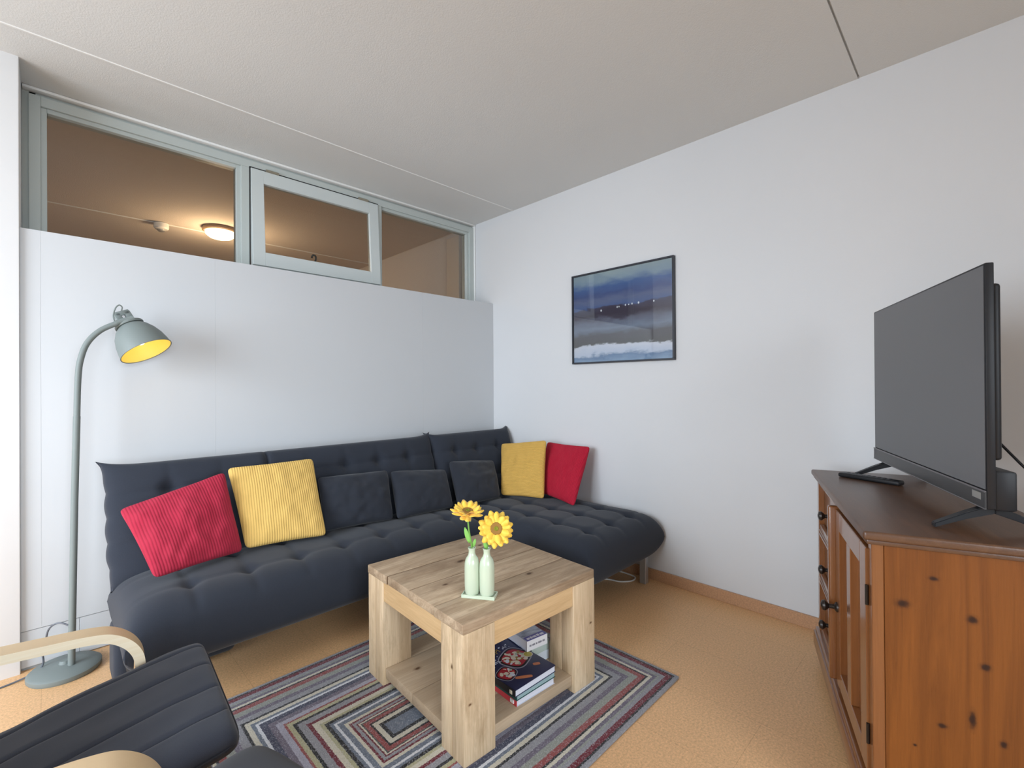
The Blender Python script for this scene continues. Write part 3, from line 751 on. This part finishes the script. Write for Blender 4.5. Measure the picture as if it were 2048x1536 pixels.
def flower(stempts, head, facing, R_, name_label, n1=15, leaves=(), cup=0.15, seed=1):
    rnd = random.Random(seed)
    root = empty('sunflower', stempts[0], 0, name_label, 'flower', 'sunflowers in the bottle vases')
    bm = bmesh.new(); tube(bm, smoothpath(list(stempts)+[Vector(head)-Vector(facing).normalized()*0.004], 6), 0.0028, 8)
    link_mesh('stem', bm, m_stem, root)
    FM = axis_matrix(head, facing)
    bm = bmesh.new()
    for ring, (nn, L, off, tilt) in enumerate(((n1, R_*0.80, 0.0, cup), (n1-3, R_*0.66, 0.2, cup+0.28))):
        for k in range(nn):
            a = 2*math.pi*(k+off+rnd.uniform(-.15, .15))/nn
            Mx = FM @ Matrix.Rotation(a, 4, 'Z') @ Matrix.Translation((0, R_*0.16, 0.001+0.003*ring)) @ Matrix.Rotation(tilt+rnd.uniform(-.15, .15), 4, 'X')
            petal(bm, Mx, L*rnd.uniform(.9, 1.06), R_*0.43, rnd.uniform(-.14, .04))
    ob = link_mesh('petals', bm, m_pet, root, autosm=80)
    sm = ob.modifiers.new('s', 'SOLIDIFY'); sm.thickness = 0.0006
    bm = bmesh.new(); lathe(bm, [(R_*0.33, 0.0), (R_*0.34, 0.006), (R_*0.29, 0.011), (R_*0.11, 0.010)], 22, FM)
    lathe(bm, [(R_*0.12, 0.010), (R_*0.10, 0.012), (R_*0.05, 0.0115), (0, 0.009)], 18, FM, 1)
    link_mesh('flower_centre', bm, [m_disk, m_disk2], root)
    bm = bmesh.new()
    for k in range(6):
        Mx = FM @ Matrix.Rotation(k*1.05+0.3, 4, 'Z') @ Matrix.Translation((0, 0.004, -0.004)) @ Matrix.Rotation(-0.5-rnd.random()*0.5, 4, 'X'); petal(bm, Mx, R_*0.42, R_*0.26, -0.3)
    ob = link_mesh('sepals', bm, m_sep, root, autosm=80); sm = ob.modifiers.new('s', 'SOLIDIFY'); sm.thickness = 0.0006
    for (pt, d_, L, Wd) in leaves:
        bm = bmesh.new(); petal(bm, axis_matrix(pt, Vector(d_).orthogonal(), d_) @ Matrix.Rotation(-math.pi/2, 4, 'Z'), L, Wd, 0.15)
        ob = link_mesh('leaf', bm, m_leaf, root, autosm=80); sm = ob.modifiers.new('s', 'SOLIDIFY'); sm.thickness = 0.0006
    return root
v1, v2 = vp; zt = VZ+0.158
toward = Vector((-0.66, -0.70, 0.0))
h1 = Vector((v1.x-0.009, v1.y+0.012, 0.750))
flower([(v1.x+0.002, v1.y, VZ+0.05), (v1.x, v1.y, zt), (v1.x-0.008, v1.y+0.006, 0.69)], h1, toward*0.28+Vector((0.10, -0.08, 0.95)), 0.062,
       'yellow sunflower facing upward in the left vase', 15, leaves=(((v1.x-0.006, v1.y+0.004, 0.645), (-0.25, 0.25, 1), 0.055, 0.016), ((v1.x+0.004, v1.y, 0.628), (0.25, -0.25, 1), 0.03, 0.012)), cup=0.25, seed=3)
h2 = Vector((v2.x+0.022, v2.y-0.025, 0.697))
flower([(v2.x, v2.y, VZ+0.05), (v2.x+0.002, v2.y, zt), (v2.x+0.012, v2.y-0.010, 0.670)], h2, toward*0.90+Vector((0.05, -0.05, 0.36)), 0.066,
       'yellow sunflower facing the viewer in the right vase', 16, leaves=(((v2.x-0.002, v2.y+0.002, 0.628), (-0.1, 0.1, 1), 0.035, 0.014),), cup=0.05, seed=5)

# ------------------------------------------------------------ floor lamp
m_lg, n, b = newmat('sage_grey_enamel', srgb(118, 126, 124), 0.5, spec=0.35)
m_lin, _, _ = newmat('yellow_enamel', srgb(250, 224, 120), 0.5)
LX, LY = 0.070, 2.712
fl = empty('floor_lamp', (LX, LY, 0), 0, 'grey-green curved floor lamp with a lit yellow-lined shade left of the sofa', 'lamp')
bm = bmesh.new(); lathe(bm, [(0, 0.0), (0.114, 0.0), (0.118, 0.006), (0.118, 0.020), (0.110, 0.027), (0.05, 0.034), (0.020, 0.038), (0.016, 0.05), (0, 0.05)], 48, Matrix.Translation((LX-0.020, LY+0.030, 0)))
link_mesh('base', bm, m_lg, fl)
bm = bmesh.new()
tube(bm, [(LX-0.001, LY, 0.03), (LX+0.010, LY, 0.72), (LX+0.018, LY, 1.08)], 0.0122, 16)
link_mesh('pole', bm, m_lg, fl)
bm = bmesh.new(); tube(bm, smoothpath([(LX+0.018, LY, 1.075), (LX+0.022, LY, 1.235), (LX+0.030, LY, 1.32), (LX+0.052, LY, 1.395), (LX+0.095, LY-0.002, 1.452), (LX+0.150, LY-0.006, 1.488)]), 0.0112, 16)
link_mesh('curved_arm', bm, m_lg, fl)
ax = Vector((0.40, -0.35, -0.84)).normalized()
rimc = Vector((0.322, LY-0.020, 1.368)); topc = rimc - ax*0.145
SM = axis_matrix(rimc, -ax)
prof = [(0.1020, 0.0), (0.1000, 0.020), (0.0935, 0.055), (0.0820, 0.088), (0.066, 0.115), (0.048, 0.133), (0.044, 0.137)]
bm = bmesh.new(); lathe(bm, prof + [(0.0, 0.139)], 56, SM); link_mesh('lamp_shade', bm, m_lg, fl)
prof2 = [(0.1020, -0.0005), (0.1035, -0.001), (0.1035, 0.0015), (0.1012, 0.0015)]
bm = bmesh.new(); lathe(bm, [(r-0.0022, z+0.0002) for r, z in prof] + [(0, 0.1345)], 56, SM); link_mesh('shade_lining', bm, m_lin, fl)
bm = bmesh.new(); lathe(bm, [(0.1000, -0.002), (0.1035, -0.002), (0.1035, 0.002), (0.1000, 0.002), (0.1000, -0.002)], 56, SM); link_mesh('shade_rim', bm, m_lg, fl)
bm = bmesh.new(); lathe(bm, [(0.040, 0.134), (0.0545, 0.134), (0.0565, 0.139), (0.0545, 0.145), (0.0, 0.147)], 40, SM); link_mesh('shade_collar', bm, m_lg, fl)
# slotted fork bracket over the collar
bm = bmesh.new()
for sx in (-1, 1):
    box(bm, sx*0.019-0.012, sx*0.019+0.012, -0.013, 0.013, 0.144, 0.205, 0.003, 2)
box(bm, -0.027, 0.029, -0.013, -0.005, 0.188, 0.212, 0.004, 2)
bm.transform(axis_matrix(rimc, -ax, (0.86, 0.1, 0.4))); link_mesh('fork_bracket', bm, m_lg, fl)
piv = rimc - ax*0.163 + Vector((-0.022, -0.006, -0.004))
bm = bmesh.new(); tube(bm, [piv+Vector((0.004, -0.024, 0)), piv+Vector((0.010, 0.020, 0))], 0.011, 16)
tube(bm, [(LX+0.148, LY-0.006, 1.489), (LX+0.200, LY-0.014, 1.515), tuple(piv)], 0.012, 12, radii=[0.012, 0.010, 0.009]); link_mesh('swivel_joint', bm, m_lg, fl)
bm = bmesh.new(); vs = smoothpath([piv+Vector((-0.022, -0.020, -0.004)), piv+Vector((-0.026, -0.020, 0.022)), piv+Vector((-0.018, -0.020, 0.056)), piv+Vector((-0.006, -0.020, 0.070)), piv+Vector((0.004, -0.018, 0.062)), piv+Vector((0.002, -0.016, 0.046))])
tube(bm, vs, 0.0028, 8); link_mesh('loop_handle', bm, m_lg, fl)
m_bulb, _, _ = newmat('bulb_glow', (1, 0.95, 0.8), 0.3, emit=(1.0, 0.93, 0.74), estr=4.5)
bm = bmesh.new(); lathe(bm, [(0.010, 0.132), (0.012, 0.115), (0.020, 0.080), (0.023, 0.060), (0.018, 0.044), (0.008, 0.037), (0, 0.036)], 24, SM); link_mesh('bulb', bm, m_bulb, fl)
bm = bmesh.new(); tube(bm, smoothpath([(LX-0.006, LY, 0.200), (LX-0.040, LY+0.02, 0.216), (LX-0.070, LY+0.04, 0.190), (LX-0.085, LY+0.06, 0.10), (LX-0.12, LY+0.075, 0.012), (-0.35, 2.74, 0.005), (-0.9, 2.70, 0.005)]), 0.0035, 8)
link_mesh('power_cord', bm, flat('grey_cord', srgb(92, 96, 104)), fl)

# ------------------------------------------------------------ framed picture
pic = empty('framed_picture', (XW-0.012, 1.6465, 1.345), 0, 'framed blue and purple seascape painting hanging on the right wall', 'picture')
py0, py1, pz0, pz1 = 1.268, 2.024, 1.345, 1.964
bm = bmesh.new(); fwid = 0.011
for a in ((py0, py1, pz0, pz0+fwid), (py0, py1, pz1-fwid, pz1), (py0, py0+fwid, pz0+fwid, pz1-fwid), (py1-fwid, py1, pz0+fwid, pz1-fwid)):
    box(bm, XW-0.026, XW-0.001, a[0], a[1], a[2], a[3], 0.001, 1)
link_mesh('picture_frame', bm, flat('black_frame', srgb(44, 46, 54), 0.4), pic)
m_art, n, b = newmat('seascape_paint', (0.3, 0.3, 0.4), 0.6); c = n.coord(); XX = n.xyz(c)
base = n.math('DIVIDE', n.math('ADD', XX[2], 0.0), pz1-pz0)
yn = n.math('DIVIDE', n.math('MULTIPLY', XX[1], -1.0), py1-py0)     # -0.5 left .. 0.5 right in the picture
nz = n.noise(n.mapping(c, (1, 3.5, 11)), 1.3, 5, 0.62); nz2 = n.noise(n.mapping(c, (1, 9, 22)), 1.5, 5, 0.7)
f = n.math('ADD', base, n.math('MULTIPLY', n.math('SUBTRACT', nz, 0.5), 0.16))
f = n.math('ADD', f, n.math('MULTIPLY', n.math('SUBTRACT', nz2, 0.5), 0.07))
col = n.ramp(f, [(0.00, srgb(150, 174, 204)), (0.08, srgb(104, 130, 168)), (0.11, srgb(196, 202, 222)), (0.185, srgb(214, 214, 228)), (0.20, srgb(82, 80, 82)), (0.30, srgb(92, 88, 98)),
                 (0.38, srgb(126, 136, 158)), (0.46, srgb(104, 104, 124)), (0.52, srgb(66, 56, 74)), (0.60, srgb(72, 66, 92)), (0.615, srgb(84, 102, 150)), (0.68, srgb(104, 112, 148)),
                 (0.74, srgb(74, 88, 138)), (0.82, srgb(78, 104, 158)), (0.90, srgb(140, 158, 176)), (1.0, srgb(158, 170, 176))])
# dark headland in the middle
hd = n.math('ADD', n.math('ABSOLUTE', n.math('SUBTRACT', yn, 0.02)), n.math('MULTIPLY', n.math('ABSOLUTE', n.math('SUBTRACT', f, 0.53)), 4.5))
col = n.mix(n.ramp(hd, [(0.28, (0.8,)*3), (0.42, (0, 0, 0))]), col, srgb(58, 46, 66))
n.link(col, b.inputs['Base Color'])
bm = bmesh.new(); box(bm, XW-0.014, XW-0.010, py0+0.008, py1-0.008, pz0+0.008, pz1-0.008)
for yy, zz, r in ((1.785, 1.697, .006), (1.661, 1.706, .005), (1.647, 1.707, .004), (1.600, 1.712, .005), (1.576, 1.712, .004), (1.552, 1.714, .005), (1.506, 1.715, .006), (1.402, 1.712, .005)):
    vs = [bm.verts.new((XW-0.0143, yy+r*math.cos(a*0.785), zz+r*1.3*math.sin(a*0.785))) for a in range(8)]; f_ = bm.faces.new(vs); f_.material_index = 1
link_mesh('painting', bm, [m_art, flat('white_paint_dots', srgb(236, 238, 244))], pic, smooth=False)
link_mesh('picture_glass', B(XW-0.022, XW-0.020, py0+0.010, py1-0.010, pz0+0.010, pz1-0.010), M_glass, pic, smooth=False)

# ------------------------------------------------------------ pine sideboard (local: x along front from the near corner, y out of the front)
SB_ANG = math.radians(19.03)
SB = empty('sideboard', (1.477, 0.212, 0), SB_ANG, 'stained pine sideboard with three drawers and a panelled door, carrying the television', 'sideboard')
U = Vector((math.cos(SB_ANG), math.sin(SB_ANG), 0)); NV = Vector((-U.y, U.x, 0))
def sbw(x, y, z=0.82): return Vector((1.477, 0.212, 0)) + U*x + NV*y + Vector((0, 0, z))
kn = [(0.02, -d_, z_, .05, rx*0.95, rz*0.95) for d_, z_, rx, rz in ((.144, .716, .013, .008), (.083, .643, .020, .014), (.215, .63, .014, .014), (.238, .522, .014, .012), (.158, .359, .013, .009), (.213, .391, .010, .030), (.105, .295, .006, .005), (.268, .349, .010, .012), (.36, .55, .014, .012))]
PINE1, PINE2 = srgb(122, 70, 25), srgb(82, 42, 11)
M_pine = wood('pine_side', PINE1, PINE2, 2, 0.42, 0.35, 0.8, knots=kn, knotcol=srgb(40, 18, 10), contrast=1.5, fine=0.3, stripe=5.0)
M_pinef = wood('pine_front', srgb(140, 88, 46), srgb(104, 58, 26), 2, 0.30, 0.6, 0.8, contrast=1.0, fine=0.25, stripe=6, coat=0.6)
M_pineh = wood('pine_rails', srgb(140, 88, 46), srgb(104, 58, 26), 0, 0.30, 0.6, 0.8, contrast=1.0, fine=0.25, stripe=6, coat=0.6)
M_top = wood('worn_brown_top', srgb(108, 76, 54), srgb(74, 48, 32), 0, 0.34, 0.65, 0.8, contrast=1.0, fine=0.3, stripe=5, blotch=srgb(70, 46, 36))
L_, D_ = 0.969, 0.46
bm = bmesh.new()
box(bm, 0, L_, -D_, 0, 0.797, 0.82, 0.007, 4); box(bm, 0.008, L_-0.008, -D_+0.005, -0.008, 0.785, 0.799, 0.004, 2)
link_mesh('top_board', bm, M_top, SB, local=True)
bm = bmesh.new()  # near side panel, far side, back, bottom
box(bm, 0.020, 0.038, -D_+0.02, -0.047, 0.06, 0.786); box(bm, 0.920, 0.940, -D_+0.02, -0.045, 0.06, 0.786)
box(bm, 0.038, 0.92, -D_+0.01, -D_+0.02, 0.06, 0.786); box(bm, 0.038, 0.92, -D_+0.02, -0.045, 0.12, 0.14)
link_mesh('carcass', bm, M_pine, SB, local=True, smooth=False)
for a in ((0.0185, 0.050, 0.06), (0.905, 0.9415, 0.06), (0.485, 0.515, 0.14)):
    link_mesh('corner_post', B(a[0], a[1], -0.046, -0.020, a[2], 0.786, 0.002, 1), M_pinef, SB, local=True)
for x0, x1, z0, z1 in ((0.515, 0.905, 0.762, 0.786), (0.515, 0.905, 0.550, 0.598), (0.515, 0.905, 0.345, 0.390), (0.515, 0.905, 0.140, 0.165), (0.050, 0.485, 0.768, 0.786)):
    link_mesh('rail', B(x0, x1, -0.060, -0.022, z0, z1, 0.003, 2), M_pineh, SB, local=True)
bm = bmesh.new()
for z0, z1 in ((0.553, 0.560), (0.572, 0.576), (0.350, 0.356), (0.368, 0.372)): box(bm, 0.516, 0.904, -0.0235, -0.0195, z0, z1, 0.001, 1)
link_mesh('beading', bm, M_pineh, SB, local=True)
m_knob, _, _ = newmat('dark_bronze_knob', (0.035, 0.028, 0.024), 0.35, metal=0.6)
def knob(x, z, y, parent):
    M_ = Matrix.Translation((x, y, z)) @ Matrix.Rotation(-math.pi/2, 4, 'X'); bm = bmesh.new()
    lathe(bm, [(0.0, 0.0), (0.017, 0.0), (0.016, 0.004), (0.008, 0.009), (0.007, 0.024), (0.013, 0.030), (0.018, 0.037), (0.0155, 0.044), (0.006, 0.048), (0, 0.048)], 24, M_)
    o_ = link_mesh('knob', bm, m_knob, parent, local=True); return o_
for z0, z1 in ((0.600, 0.760), (0.392, 0.548), (0.167, 0.343)):
    bm = B(0.519, 0.901, -0.062, -0.038, z0+0.003, z1-0.003, 0.003, 2)
    dr = link_mesh('drawer', bm, M_pineh, SB, local=True); knob(0.705, (z0+z1)/2, -0.038, dr)
# door: stiles, rails, two recessed panels, pilaster on its free edge
bm = bmesh.new()
for a in ((0.054, 0.120, 0.168, 0.762), (0.248, 0.300, 0.225, 0.700), (0.418, 0.482, 0.168, 0.762), (0.120, 0.418, 0.700, 0.762), (0.120, 0.418, 0.168, 0.225)):
    box(bm, a[0], a[1], -0.040, -0.014, a[2], a[3], 0.002, 1)
door = link_mesh('door', bm, M_pinef, SB, local=True)
for a in ((0.120, 0.248), (0.300, 0.418)):
    bm = B(a[0]-0.004, a[1]+0.004, -0.038, -0.034, 0.221, 0.704); link_mesh('door_panel', bm, M_pinef, door, local=True, smooth=False)
bm = B(0.484, 0.510, -0.026, 0.006, 0.168, 0.770, 0.006, 3); link_mesh('door_edge_moulding', bm, M_pinef, door, local=True)
knob(0.462, 0.430, -0.014, door)
for zz in (0.640, 0.275):
    bm = bmesh.new(); tube(bm, [(0.051, -0.016, zz-0.026), (0.051, -0.016, zz+0.026)], 0.004, 10); box(bm, 0.047, 0.056, -0.017, -0.0135, zz-0.026, zz+0.026, 0.001, 1)
    link_mesh('hinge', bm, m_knob, door, local=True)
bm = bmesh.new()
box(bm, 0.002, 0.958, -0.055, -0.002, 0.060, 0.120, 0.004, 2); box(bm, 0.010, 0.950, -0.055, -0.008, 0.118, 0.140, 0.006, 3)
box(bm, 0.012, 0.020, -D_+0.02, -0.06, 0.060, 0.110, 0.003, 2)
link_mesh('plinth', bm, M_pineh, SB, local=True)
for fx, fy in ((0.055, -0.05), (0.915, -0.05), (0.055, -0.40), (0.915, -0.40)):
    bm = bmesh.new(); lathe(bm, [(0, 0), (0.018, 0.0), (0.026, 0.014), (0.027, 0.03), (0.020, 0.050), (0.026, 0.061), (0, 0.061)], 24, Matrix.Translation((fx, fy, 0)))
    link_mesh('foot', bm, M_pinef, SB, local=True)

# ------------------------------------------------------------ television
NT_ = Vector((1.642, -0.012)); FT_ = Vector((2.451, 0.309)); tvang = math.atan2(FT_.y-NT_.y, FT_.x-NT_.x); TVW = (FT_-NT_).length
TV = empty('television', (NT_.x, NT_.y, 0.8205), tvang, 'black flat television switched off, standing on the pine sideboard', 'television')
zb, zt_ = 0.064, 0.674
m_scr, n, b = newmat('dark_screen_painted_reflection', (0.115, 0.115, 0.122), 0.42, spec=0.6)  # base grey raised to paint in the bright room mirrored by a black screen
m_bez, _, _ = newmat('gunmetal_bezel', (0.05, 0.05, 0.052), 0.35, metal=0.4)
bm = B(0, TVW, -0.018, 0.0, zb, zt_, 0.003, 2); link_mesh('housing', bm, M_blk, TV, local=True)
link_mesh('screen', B(0.006, TVW-0.006, -0.002, 0.0012, zb+0.048, zt_-0.006), m_scr, TV, local=True, smooth=False)
bm = bmesh.new(); box(bm, 0.0, TVW, 0.000, 0.0045, zb, zb+0.044, 0.0012, 1); link_mesh('lower_bezel', bm, m_bez, TV, local=True)
bm = bmesh.new(); box(bm, 0.0, TVW, 0.001, 0.0055, zb+0.041, zb+0.0455, 0.0008, 1); box(bm, 0.0, TVW, 0.001, 0.0055, zb-0.001, zb+0.002, 0.0008, 1)
link_mesh('bezel_trim', bm, flat('trim_grey', srgb(96, 92, 94), 0.3), TV, local=True)
bm = bmesh.new(); box(bm, 0.018, 0.060, 0.0045, 0.0052, zb+0.020, zb+0.037)
lb = link_mesh('sticker', bm, flat('sticker_grey', srgb(140, 138, 134), 0.5), TV, local=True, smooth=False)
bm = bmesh.new(); box(bm, TVW-0.022, TVW-0.010, 0.0045, 0.0052, zb+0.018, zb+0.036); link_mesh('sticker', bm, flat('sticker_dark', srgb(96, 92, 96), 0.5), TV, local=True, smooth=False)
bm = bmesh.new(); box(bm, 0.012, TVW-0.012, -0.036, -0.016, zb+0.12, zt_-0.05, 0.008, 3); link_mesh('rear_cover', bm, M_blk, TV, local=True)
bm = bmesh.new(); box(bm, 0.006, TVW-0.006, -0.060, -0.016, zb-0.004, zb+0.094, 0.006, 2); link_mesh('rear_box', bm, M_blk, TV, local=True)
for a in (0.050, TVW-0.085):
    for yy in (0.092, -0.135):
        bm = bmesh.new(); s_ = 1 if yy > 0 else -1
        vs = []
        path = [(-0.030, zb+0.004), (yy*0.55-0.010, 0.040), (yy, 0.006), (yy+0.012*s_, 0.0)]
        pts = [Vector((a, -0.030, zb-0.006)), Vector((a-0.004, yy*0.45-0.018, 0.038)), Vector((a-0.010, yy, 0.0065))]
        rs = [(0.013, 0.012), (0.012, 0.009), (0.010, 0.006)]
        rings = [[bm.verts.new(p+Vector((sx*w_, 0, sz*h_))) for sx, sz in ((-1, -1), (1, -1), (1, 1), (-1, 1))] for p, (w_, h_) in zip(pts, rs)]
        for r0, r1 in zip(rings, rings[1:]):
            for k in range(4): bm.faces.new((r0[k], r0[(k+1) % 4], r1[(k+1) % 4], r1[k]))
        bm.faces.new(rings[0][::-1]); bm.faces.new(rings[-1])
        bmesh.ops.bevel(bm, geom=list(bm.edges), offset=0.002, segments=2, affect='EDGES')
        link_mesh('stand_foot', bm, M_blk, TV, local=True)
def cable(name, pts, r, mat, label, cat='cable'):
    bm = bmesh.new(); tube(bm, smoothpath(pts, 10), r, 8); return tag(recenter(link_mesh(name, bm, mat)), label, cat)
bk_ = lambda x, y, z: (NT_.x + x*math.cos(tvang) - y*math.sin(tvang), NT_.y + x*math.sin(tvang) + y*math.cos(tvang), z)
cable('power_cable', [bk_(0.30, -0.040, 1.14), bk_(0.27, -0.085, 1.09), bk_(0.20, -0.155, 0.97), bk_(0.18, -0.22, 0.88), bk_(0.24, -0.262, 0.70), bk_(0.3, -0.27, 0.3), bk_(0.4, -0.28, 0.02)], 0.0035, M_blk, 'black cable hanging from the back of the television', 'cable')
rc = empty('remote_control', (2.256, 0.302, 0.8205), math.atan2(-0.201, -0.069), 'slim black remote control lying on the far end of the sideboard', 'remote control')
bm = B(-0.105, 0.105, -0.021, 0.021, 0.0, 0.017, 0.006, 3); link_mesh('body', bm, M_blk, rc, local=True)
bm = bmesh.new()
for i in range(9):
    for j in range(3): box(bm, -0.085+i*0.018, -0.075+i*0.018, -0.015+j*0.011, -0.007+j*0.011, 0.0165, 0.0182, 0.001, 1)
link_mesh('buttons', bm, flat('button_grey', srgb(70, 70, 74)), rc, local=True)
cable('white_cable', [(2.36, 1.70, 0.006), (2.43, 1.62, 0.006), (2.455, 1.545, 0.006), (2.515, 1.500, 0.006), (2.575, 1.515, 0.006), (2.590, 1.58, 0.006), (2.585, 1.70, 0.006), (2.60, 1.9, 0.006)], 0.0045, M_white_pl, 'looped white cable on the floor beneath the chaise')

# ------------------------------------------------------------ bentwood armchair
M_beech = wood('beech_veneer', srgb(236, 212, 174), srgb(220, 190, 148), 0, 0.38, 0.4, 0.6, contrast=0.5, fine=0.15, stripe=3)
M_ply, n, b = newmat('ply_edge', srgb(238, 216, 180), 0.45); c = n.coord(); 
nn_ = n.noise(n.mapping(c, (4, 4, 160)), 1.0, 2); n.link(n.mix(nn_, srgb(255, 244, 220), srgb(240, 218, 180)), b.inputs['Base Color'])
M_chair = fabric('charcoal_chair_fabric', (0.034, 0.038, 0.052), 0.9, 0.15, 800, 0.22, 0.18)
CH = empty('armchair', (0.0, 1.430, 0.0), math.radians(-3.4), 'bentwood armchair with a charcoal channelled cushion facing right, beside the floor lamp', 'armchair')
def strip(bm, path, y0, y1, th):
    """flat laminated strip: path in x/z, faces get index 0 on the broad sides and 1 on the edges"""
    P = smoothpath([Vector((p[0], 0, p[1])) for p in path], 8); n_ = len(P); rings = []
    for i, p in enumerate(P):
        t = (P[min(i+1, n_-1)]-P[max(i-1, 0)]).normalized(); nn = Vector((-t.z, 0, t.x))
        rings.append([bm.verts.new(Vector((p.x, y, p.z))+nn*s*th/2) for y, s in ((y0, -1), (y1, -1), (y1, 1), (y0, 1))])
    for a, b2 in zip(rings, rings[1:]):
        for k in range(4):
            f = bm.faces.new((a[k], a[(k+1) % 4], b2[(k+1) % 4], b2[k])); f.material_index = 1 if k in (1, 3) else 0
    bm.faces.new(rings[0][::-1]).material_index = 1; bm.faces.new(rings[-1]).material_index = 1
SIDE = [(-0.52, 0.555), (-0.30, 0.540), (-0.05, 0.524), (0.063, 0.5155), (0.115, 0.500), (0.155, 0.460), (0.170, 0.405), (0.160, 0.300), (0.120, 0.120), (0.095, 0.050), (0.040, 0.016), (-0.05, 0.0125), (-0.50, 0.0125)]
for y0 in (-0.335, 0.275):
    bm = bmesh.new(); strip(bm, SIDE, y0, y0+0.060, 0.024); link_mesh('armrest_frame', bm, [M_beech, M_ply], CH, local=True, autosm=30)
for y0 in (-0.255, 0.200):
    bm = bmesh.new(); strip(bm, [(0.27, 0.345), (0.10, 0.315), (-0.10, 0.270), (-0.24, 0.262), (-0.32, 0.34), (-0.42, 0.60), (-0.56, 0.97)], y0, y0+0.055, 0.022); link_mesh('seat_rail', bm, [M_beech, M_ply], CH, local=True, autosm=30)
bm = bmesh.new(); box(bm, 0.118, 0.140, -0.276, 0.276, 0.255, 0.300, 0.003, 1); link_mesh('cross_bar', bm, M_beech, CH, local=True)
bm = bmesh.new(); box(bm, -0.240, -0.215, -0.276, 0.276, 0.205, 0.250, 0.003, 1); box(bm, -0.22, -0.20, -0.334, 0.334, 0.025, 0.055, 0.003, 1); link_mesh('cross_bar', bm, M_beech, CH, local=True)
for yy in (-0.265, 0.265):
    bm = B(-0.235, -0.205, yy-0.010, yy+0.010, 0.02, 0.545, 0.003, 1) ; link_mesh('rear_post', bm, M_beech, CH, local=True)
CP = smoothpath([Vector(p) for p in ((0.318, 0, 0.415), (0.20, 0, 0.400), (0.0, 0, 0.360), (-0.17, 0, 0.325), (-0.27, 0, 0.355), (-0.345, 0, 0.50), (-0.45, 0, 0.76), (-0.535, 0, 0.985))], 14)
def along(t):
    x = t*(len(CP)-1); i = min(int(x), len(CP)-2); f_ = x-i
    p = CP[i].lerp(CP[i+1], f_); tt = (CP[min(i+2, len(CP)-1)]-CP[max(i-1, 0)]).normalized(); return p, Vector((-tt.z, 0, tt.x))*-1
def chair_cush(u, v, s):
    p, nn = along((u+1)/2); w = 0.262
    rr = 0.0
    cu = (abs(u)**22)
    y = v*(w - 0.030*cu)
    prof = max(0, 1-abs(u)**26)**0.45*max(0, 1-abs(v)**12)**0.45
    z = 0.036*prof
    if s > 0:
        for q in (-0.60, -0.15, 0.35, 0.80):
            z -= 0.0055*math.exp(-((v-q)/0.022)**2)*min(1, prof)
        z += 0.004*noise.noise(Vector((u*7, v*3, 0)))*prof
    else: z *= 0.75
    return p + nn*(s*z) + Vector((0, y, 0))
bm = closed_grid(chair_cush, 150, 90); cush = link_mesh('cushion', bm, M_chair, CH, local=True)
bm = bmesh.new(); ring = []
for k in range(121):
    a = 2*math.pi*k/120; u = math.copysign(abs(math.cos(a))**0.12, math.cos(a)); v = math.copysign(abs(math.sin(a))**0.12, math.sin(a))
    p, nn = along((min(1, max(-1, u))+1)/2); ring.append(p + Vector((0, v*(0.264-0.030*abs(u)**22), 0)) + (Vector((0.004, 0, 0)) if u > 0.99 else Vector()))
ring = [q for i, q in enumerate(ring) if i == 0 or (q-ring[i-1]).length > 1e-4]
tube(bm, ring, 0.0045, 6, cap=False); link_mesh('piping', bm, flat('dark_piping', (0.018, 0.02, 0.03), 0.8), cush, local=True)

# ------------------------------------------------------------ footstool
FS = empty('footstool', (0.1285, 0.7635, 0.012), math.radians(15), 'charcoal cushioned footstool in front of the armchair, at the bottom edge of the photo', 'footstool')
M_chair2 = fabric('charcoal_stool_fabric', (0.036, 0.036, 0.042), 0.9, 0.12, 800, 0.22, 0.12)
def stool_fn(u, v, s):
    x, y = u*0.264, v*0.264
    cor = (abs(u)**9)*(abs(v)**9); x *= 1-0.07*cor; y *= 1-0.07*cor
    prof = max(0, 1-abs(u)**9)**0.45*max(0, 1-abs(v)**9)**0.45
    return Vector((x, y, 0.428+s*0.040*prof))
fcu = link_mesh('cushion', closed_grid(stool_fn, 50, 50), M_chair2, FS, local=True)
bm = bmesh.new()
for yy in (-0.23, 0.17): strip(bm, [(-0.20, 0.012), (-0.215, 0.06), (-0.225, 0.20), (-0.215, 0.33), (-0.18, 0.362), (0, 0.366), (0.18, 0.362), (0.215, 0.33), (0.225, 0.20), (0.215, 0.06), (0.20, 0.012)], yy, yy+0.055, 0.022)
link_mesh('frame', bm, [M_beech, M_ply], FS, local=True, autosm=30)
